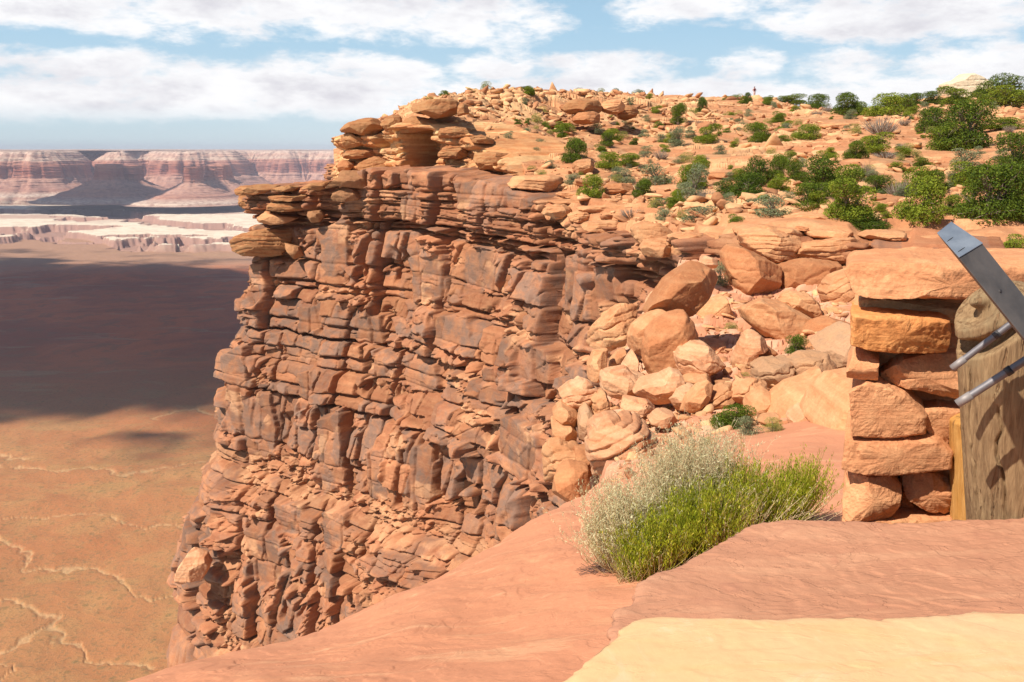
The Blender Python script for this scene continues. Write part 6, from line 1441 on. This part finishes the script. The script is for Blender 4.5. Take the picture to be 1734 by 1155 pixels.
WASH = [([(-60, 780), (20, 792), (90, 800), (150, 790), (215, 800), (300, 792), (370, 784)], 4), ([(-40, 905), (20, 935), (60, 945), (110, 962), (180, 975), (190, 990), (290, 998), (330, 990)], 3.2),
        ([(-60, 1015), (20, 1030), (58, 1045), (62, 1070), (110, 1088), (170, 1100), (240, 1130)], 2.8), ([(62, 1060), (20, 1100), (38, 1125), (0, 1160)], 2.2), ([(-60, 880), (60, 884), (160, 890), (260, 894), (340, 900)], 3),
        ([(265, 705), (285, 692), (330, 688), (372, 700)], 7), ([(-20, 770), (10, 772), (30, 778)], 6)]
wash = 0*XF
for pts, w in WASH:
    dd = river(Wx, Wy, pts, w); wv = .42*w*(1+.6*fbm2(XF/60, YF/60, 2, 631)); g = np.exp(-(dd/wv)**2); wash = np.maximum(wash, g); ZF -= 1.2*np.exp(-(dd/(wv*1.6))**2)
# white rim country: pale flats cut by side canyons
def wl(px_list):  # boundary py over px, as a distance along Y
    px = [a for a, b in px_list]; yy = [pyY(a, b) for a, b in px_list]; qx = [P2(a, b, FZ)[0]/P2(a, b, FZ)[1] for a, b in px_list]; return np.interp(QF, qx, yy)
nz = fbm2(XF/260, YF/200, 5, 641)
b1_ = wl([(-300, 412), (0, 411), (90, 402), (150, 408), (230, 426), (300, 428), (400, 424), (600, 425)])
white = sstep(0, 30, YF-b1_-170*nz)*sstep(6100, 5300, YF)
CAN = [([(-300, 398), (-60, 400), (20, 402), (70, 398), (110, 392), (148, 396)], 150, 42), ([(215, 422), (250, 418), (300, 419), (345, 420), (420, 417), (600, 416)], 115, 40), ([(150, 413), (200, 410), (250, 412), (330, 410)], 40, 16),
       ([(118, 378), (150, 380), (190, 378)], 110, 26), ([(195, 369), (225, 376), (262, 386), (300, 390), (360, 395), (430, 398)], 130, 34), ([(-300, 364), (10, 366), (70, 364), (130, 366), (190, 368), (205, 370)], 210, 44), ([(285, 425), (288, 415)], 30, 40), ([(60, 400), (100, 408), (150, 412)], 60, 26)]
can = 0*XF; Wx = XF+120*fbm2(XF/240, YF/240, 5, 651)+30*fbm2(XF/50, YF/50, 3, 652); Wy = YF+150*fbm2(XF/240+9, YF/240, 5, 653)+60*fbm2(XF/60, YF/60, 3, 654)
ZF = ZF+24*white
for pts, w, dp in CAN:
    dd = river(Wx, Wy, pts, w); g = 1-sstep(w*.62, w*.80, dd); ZF -= .72*dp*g; can = np.maximum(can, g)
red = sstep(.1, .35, fbm2(XF/500+3, YF/300, 4, 661))*sstep(3900, 4500, YF)*sstep(5200, 4700, YF)
def floor_mat():
    m, t = new_mat('canyon_floor'); tc = t.new('ShaderNodeTexCoord'); oc = tc.outputs['Object']; A = lambda n_: t.new('ShaderNodeAttribute', attribute_name=n_).outputs['Fac']
    n1 = t.noise(oc, .0035, 6, .62, .6); n2 = t.noise(oc, .02, 6, .66, .5); n3 = t.noise(oc, .30, 5, .78)
    band = t.noise(t.scalevec(oc, (.25, 1.0, 8)), .012, 6, .6, 1.0)
    col = t.mix(t.rng(n1, .36, .64), (.41, .16, .062), (.42, .19, .075)); col = t.mix(t.m('MULTIPLY', t.rng(n2, .46, .66), .5), col, (.44, .245, .095))
    col = t.mix(t.m('MULTIPLY', t.rng(band, .52, .64), .35), col, (.35, .23, .085))
    bush = t.vor(oc, .10); bm_ = t.rng(bush.outputs['Distance'], .30, .16)
    col = t.mix(t.m('MULTIPLY', bm_, t.m('MULTIPLY', t.rng(n2, .40, .55), .5)), col, (.17, .13, .05))
    col = t.mix(t.m('MULTIPLY', t.rng(n3, .51, .62), .62), col, (.20, .14, .065))
    sy = t.new('ShaderNodeSeparateXYZ'); t.link(oc, sy.inputs[0]); far_c = t.mix(t.rng(n1, .4, .6), (.50, .122, .040), (.33, .078, .030)); far_c = t.mix(t.m('MULTIPLY', t.rng(n2, .50, .62), .55), far_c, (.24, .095, .045)); far_c = t.mix(t.rng(sy.outputs[1], 2450, 2900), far_c, (.40, .225, .14)); far_c = t.mix(t.m('MULTIPLY', t.rng(band, .56, .66), .5), far_c, (.40, .24, .14)); far_c = t.mix(t.m('MULTIPLY', t.rng(n3, .55, .66), .5), far_c, (.12, .06, .035))  # cloud shadow's dark maroon tone put into the mid-floor colour, tan again beyond
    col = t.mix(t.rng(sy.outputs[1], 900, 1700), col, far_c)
    col = t.mix(t.m('MULTIPLY', A('wash'), .6), col, (.60, .38, .19))
    wh = t.mix(t.rng(n2, .42, .62), (.78, .68, .52), (.68, .54, .40)); col = t.mix(A('white'), col, wh)
    col = t.mix(t.m('MULTIPLY', A('can'), t.rng(n2, .3, .6, .7, 1)), col, (.38, .22, .17))
    col = t.mix(t.m('MULTIPLY', A('red'), .7), col, (.46, .26, .19))
    finish(t, col, .95, t.m('ADD', n2, n3), .5, 3.0, .1); return m
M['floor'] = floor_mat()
wt = white*(1-can)
# canyon walls show the red rock under the pale cap
gy = np.abs(np.gradient(ZF, axis=0)); steep = sstep(1.2, 4.0, gy)*sstep(3000, 3200, YF); 
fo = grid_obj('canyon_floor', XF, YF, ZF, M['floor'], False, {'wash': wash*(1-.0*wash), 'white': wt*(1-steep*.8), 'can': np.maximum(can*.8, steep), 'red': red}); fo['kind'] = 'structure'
gs = 12400.0
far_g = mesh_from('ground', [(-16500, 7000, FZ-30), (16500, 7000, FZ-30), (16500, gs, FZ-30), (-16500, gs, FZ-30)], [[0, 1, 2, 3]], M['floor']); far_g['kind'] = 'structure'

# ------------------------------------------------------------------ far mesas and buttes
def mesa_mat():
    m, t = new_mat('mesa_strata'); tc = t.new('ShaderNodeTexCoord'); oc = tc.outputs['Object']; s_ = t.new('ShaderNodeSeparateXYZ'); t.link(oc, s_.inputs[0]); z = s_.outputs[2]
    w = t.noise(oc, .004, 5, .6); zz = t.m('ADD', z, t.m('MULTIPLY', t.m('SUBTRACT', w, .5), 26))
    f = t.m('DIVIDE', t.m('ADD', zz, 350), 370)          # 0 floor, 1 top
    r = t.ramp(f, [(0, (.42, .30, .21)), (1.0, (.56, .42, .32)), (.10, (.60, .47, .35)), (.155, (.47, .27, .19)), (.20, (.66, .52, .40)), (.27, (.44, .22, .15)), (.36, (.49, .27, .19)), (.44, (.54, .31, .22)), (.53, (.42, .16, .10)),
                   (.60, (.35, .12, .075)), (.70, (.45, .19, .12)), (.755, (.50, .25, .17)), (.78, (.62, .46, .34)), (.86, (.60, .38, .28)), (.90, (.64, .47, .36)), (.965, (.60, .44, .34)), (.985, (.40, .32, .24))])
    st_ = t.noise(t.scalevec(oc, (1, 1, .12)), .035, 6, .7, .4); bd = t.noise(t.scalevec(oc, (.05, .05, 1.6)), .06, 5, .65, .3)
    col = t.mix(t.m('MULTIPLY', t.rng(st_, .42, .62), .6), r, (.24, .10, .075)); col = t.mix(t.m('MULTIPLY', t.rng(bd, .5, .68), .22), col, (.60, .42, .34))
    finish(t, col, .95, t.m('ADD', st_, bd), .7, 6, .1); return m
M['mesa'] = mesa_mat()
PRZ = [14, 8, 2, -20, -60, -72, -75, -78, -120, -165, -175, -215, -262, -275, -280, -300, -322, -332, -352, -360]
PRD = [-60, -14, 0, 28, 78, 84, 86, 100, 112, 124, 150, 205, 285, 340, 352, 385, 400, 440, 520, 560]
def mesa_wall(name, pts, ztop, seed, closed=False, ds=9, dscale=1.0, base=None, amp=1.0, zprof=None, label=None, flat=700):
    pts = np.array(pts, float)
    if closed: pts = np.vstack([pts, pts[:1]])
    for _ in range(2):
        a = pts[:-1]*.75+pts[1:]*.25; b = pts[:-1]*.25+pts[1:]*.75; mid = np.stack([a, b], 1).reshape(-1, 2)
        pts = np.vstack([mid, mid[:1]]) if closed else np.vstack([pts[:1], mid, pts[-1:]])
    seg = np.hypot(*(pts[1:]-pts[:-1]).T); s_ = np.r_[0, np.cumsum(seg)]; n = int(s_[-1]/ds); u = np.linspace(0, s_[-1], n)
    x = np.interp(u, s_, pts[:, 0]); y = np.interp(u, s_, pts[:, 1])
    tx, ty = np.gradient(x), np.gradient(y)
    if closed: tx[0] = tx[-1] = (tx[0]+tx[-1])/2; ty[0] = ty[-1] = (ty[0]+ty[-1])/2
    k = max(2, int((60 if closed else 160)/ds)); w = np.hanning(2*k+1); w /= w.sum(); md = 'wrap' if closed else 'edge'
    tx = np.convolve(np.pad(tx, k, md), w, 'valid'); ty = np.convolve(np.pad(ty, k, md), w, 'valid'); L = np.hypot(tx, ty); nx, ny = ty/L, -tx/L
    zp, dp = (np.array(zprof, float).T if zprof else (np.array(PRZ, float), np.array(PRD, float)))
    zr = np.concatenate([np.linspace(zp[i], zp[i+1], max(3, int(abs(zp[i]-zp[i+1])/2.2)+1))[:-1] for i in range(len(zp)-1)]+[[zp[-1]]])
    S, Zr = np.meshgrid(u, zr); nu = x[None]+0*S; nv = y[None]+0*S
    D = np.interp(-Zr, -zp, dp)*dscale
    cliffm = np.exp(-((Zr+120)/55.)**2); tal = sstep(-160, -260, Zr)
    a1 = fbm2(nu/230, nv/230+Zr/900, 4, seed); a2 = 1-np.abs(fbm2(nu/85, nv/85+Zr/700, 3, seed+3))*2.5; a3 = fbm2(nu/26, nv/26+Zr/500, 3, seed+5)
    _, e, c1, _, _, _, _ = vor2(nu/66, nv/66+0*S, seed+7, .9)
    D = D+amp*(115*a1*(1-.2*cliffm)+cliffm*(44*(c1-.5)-34*np.exp(-(e/.10)**2))-sstep(-160, -200, Zr)*sstep(-352, -300, Zr)*42*np.clip(a2, 0, 1)+16*a3)
    D = D+7*fbm2(nu/60, Zr/5, 3, seed+9)
    D[0] -= flat if not closed else 0
    X = x[None]+nx[None]*D; Yv = y[None]+ny[None]*D; Zv = Zr+(ztop-8 if zprof is None else ztop)*sstep(-330, -60, Zr)+5*fbm2(nu/300, nv/300, 3, seed+11)*sstep(-120, 0, Zr)
    if closed:                                          # close the table top
        c = np.array([x.mean(), y.mean()]); X = np.vstack([c[0]+(X[0]-c[0])*.02, X]); Yv = np.vstack([c[1]+(Yv[0]-c[1])*.02, Yv]); Zv = np.vstack([Zv[0]+0, Zv])
    o = grid_obj(name, X, Yv, Zv, M['mesa'], False, None, flip=True); o['kind'] = 'structure'; return o
def fq(px, Y): return ((px-CXP)/1532.0*Y, Y)
FP = [fq(-900, 6800), fq(-500, 6300), fq(-200, 6000), fq(-40, 5900), fq(50, 5880), fq(112, 5980), fq(122, 6500), fq(150, 6700), fq(190, 6500), fq(205, 6350), fq(222, 6550), fq(250, 6600), fq(300, 6500), fq(340, 6600), fq(392, 6650), fq(400, 7300), fq(430, 7500), fq(480, 7250), fq(520, 7400), fq(560, 7300), fq(640, 7300), fq(900, 7600), fq(1500, 8600), fq(2600, 9500)]
mesa_wall('mesa', FP, -6, 701, ds=8)
mesa_wall('mesa', [fq(-900, 9600), fq(-200, 9300), fq(80, 9000), fq(160, 8900), fq(260, 9100), fq(420, 9300), fq(600, 9400), fq(1400, 10500)], 6, 761, ds=24)
BP = [(0, -4), (-1, 0), (-6, 8), (-60, 10), (-92, 16), (-98, 30), (-140, 90), (-190, 165), (-204, 205), (-210, 215), (-235, 240), (-262, 330), (-275, 345), (-282, 380)]
def butte(pxs, Y, ztop, seed, ds=5, dy=90):
    (xa, xb) = pxs; w = (xb-xa)/1532.0*Y; cx = ((xa+xb)/2-CXP)/1532.0*Y; h = w/2-14
    pts = [(cx+h*math.cos(a)*(1+.16*math.sin(3*a+seed)), Y+dy*math.sin(a)) for a in np.linspace(0, 2*math.pi, 16, endpoint=False)][::1]
    mesa_wall('butte', pts, ztop, seed, True, ds, 1.0, amp=.62, zprof=BP)
butte((164, 208), 5300, -78, 721); butte((203, 234), 5420, -84, 727, dy=70); butte((308, 340), 5100, -86, 733, dy=60); butte((344, 394), 5500, -84, 739, dy=120); butte((322, 331), 5150, -80, 743, dy=25)

# ------------------------------------------------------------------ clouds that shade the canyon (out of frame, overhead)
def cloud_mat():
    m, t = new_mat('cloud'); tc = t.new('ShaderNodeTexCoord'); oc = tc.outputs['Object']; ed = t.new('ShaderNodeAttribute', attribute_name='edge').outputs['Fac']
    n = t.noise(oc, .0026, 7, .6, .3); f = t.rng(t.m('ADD', ed, t.m('MULTIPLY', t.m('SUBTRACT', n, .5), 2.2)), .32, .68)
    d = t.new('ShaderNodeBsdfDiffuse'); d.inputs[0].default_value = (.85, .85, .87, 1); tr = t.new('ShaderNodeBsdfTranslucent'); tr.inputs[0].default_value = (.6, .6, .62, 1)
    mx = t.new('ShaderNodeMixShader'); mx.inputs[0].default_value = .25; t.link(d.outputs[0], mx.inputs[1]); t.link(tr.outputs[0], mx.inputs[2])
    tp = t.new('ShaderNodeBsdfTransparent'); m2 = t.new('ShaderNodeMixShader'); t.link(f, m2.inputs[0]); t.link(tp.outputs[0], m2.inputs[1]); t.link(mx.outputs[0], m2.inputs[2])
    out = t.new('ShaderNodeOutputMaterial'); t.link(m2.outputs[0], out.inputs[0]); return m
M['cloud'] = cloud_mat()
def cloud(poly, zg, seed, H=1700.0, soft=620.0):
    """poly: shadow outline in sight lines on the plane zg; the cloud stands toward the sun from it"""
    k = (H-zg)/sd.z; pl = np.array([P2(a, b, zg)[:2] for a, b in poly])+np.array([sd.x, sd.y])*k
    x0, y0 = pl.min(0)-400; x1, y1 = pl.max(0)+400; n = 110; XX, YY = np.meshgrid(np.linspace(x0, x1, n), np.linspace(y0, y1, n)); ins = np.zeros(XX.shape, bool); dm = np.full(XX.shape, 1e9)
    for a, b in zip(pl, np.roll(pl, -1, 0)):
        c = ((a[1] > YY) != (b[1] > YY)) & (XX < (b[0]-a[0])*(YY-a[1])/(b[1]-a[1]+1e-9)+a[0]); ins ^= c
        d = b-a; t_ = np.clip(((XX-a[0])*d[0]+(YY-a[1])*d[1])/(d@d), 0, 1); dm = np.minimum(dm, np.hypot(XX-a[0]-t_*d[0], YY-a[1]-t_*d[1]))
    sg = np.where(ins, dm, -dm); ed = np.clip(.5+sg/soft, -.4, 1.6); th = 260*np.sqrt(np.clip(sg, 0, 400)/400)*(1+.5*fbm2(XX/250, YY/250, 4, seed))
    top = grid_obj('clouds', XX, YY, H+th, M['cloud'], True, {'edge': ed}); tag(top, 'broken cloud bank overhead that throws the dark shadow on the canyon floor', 'clouds', None, 'stuff')
    return top
cloud([(-900, 520), (-300, 446), (0, 436), (150, 443), (330, 455), (480, 460), (700, 462), (700, 690), (480, 715), (385, 705), (330, 690), (250, 700), (190, 695), (110, 715), (0, 735), (-300, 740), (-900, 760)], FZ, 3, soft=760.0)
cloud([(40, 752), (120, 738), (210, 735), (300, 745), (270, 775), (160, 785), (70, 775)], FZ, 9, soft=330.0)
cloud([(-700, 354), (-200, 350), (60, 349), (150, 347), (205, 347), (215, 343), (262, 343), (275, 350), (345, 350), (352, 346), (402, 346), (410, 352), (340, 356), (285, 359), (180, 363), (0, 364), (-300, 366), (-700, 370)], -330, 5, soft=110.0)

# ------------------------------------------------------------------ haze
hz, t = new_mat('haze'); t.n.clear()
pv = t.new('ShaderNodeVolumePrincipled'); pv.inputs['Color'].default_value = (.86, .84, .98, 1); pv.inputs['Density'].default_value = HAZE; pv.inputs['Anisotropy'].default_value = .1
out = t.new('ShaderNodeOutputMaterial'); t.link(pv.outputs[0], out.inputs['Volume'])
x0, x1, y0, y1, z0, z1 = -17000, 17000, -60, 12600, FZ-60, 60
hb = mesh_from('haze', [(x0, y0, z0), (x1, y0, z0), (x1, y1, z0), (x0, y1, z0), (x0, y0, z1), (x1, y0, z1), (x1, y1, z1), (x0, y1, z1)], [[3, 2, 1, 0], [4, 5, 6, 7], [0, 1, 5, 4], [1, 2, 6, 5], [2, 3, 7, 6], [3, 0, 4, 7]], hz)
hb['kind'] = 'stuff'
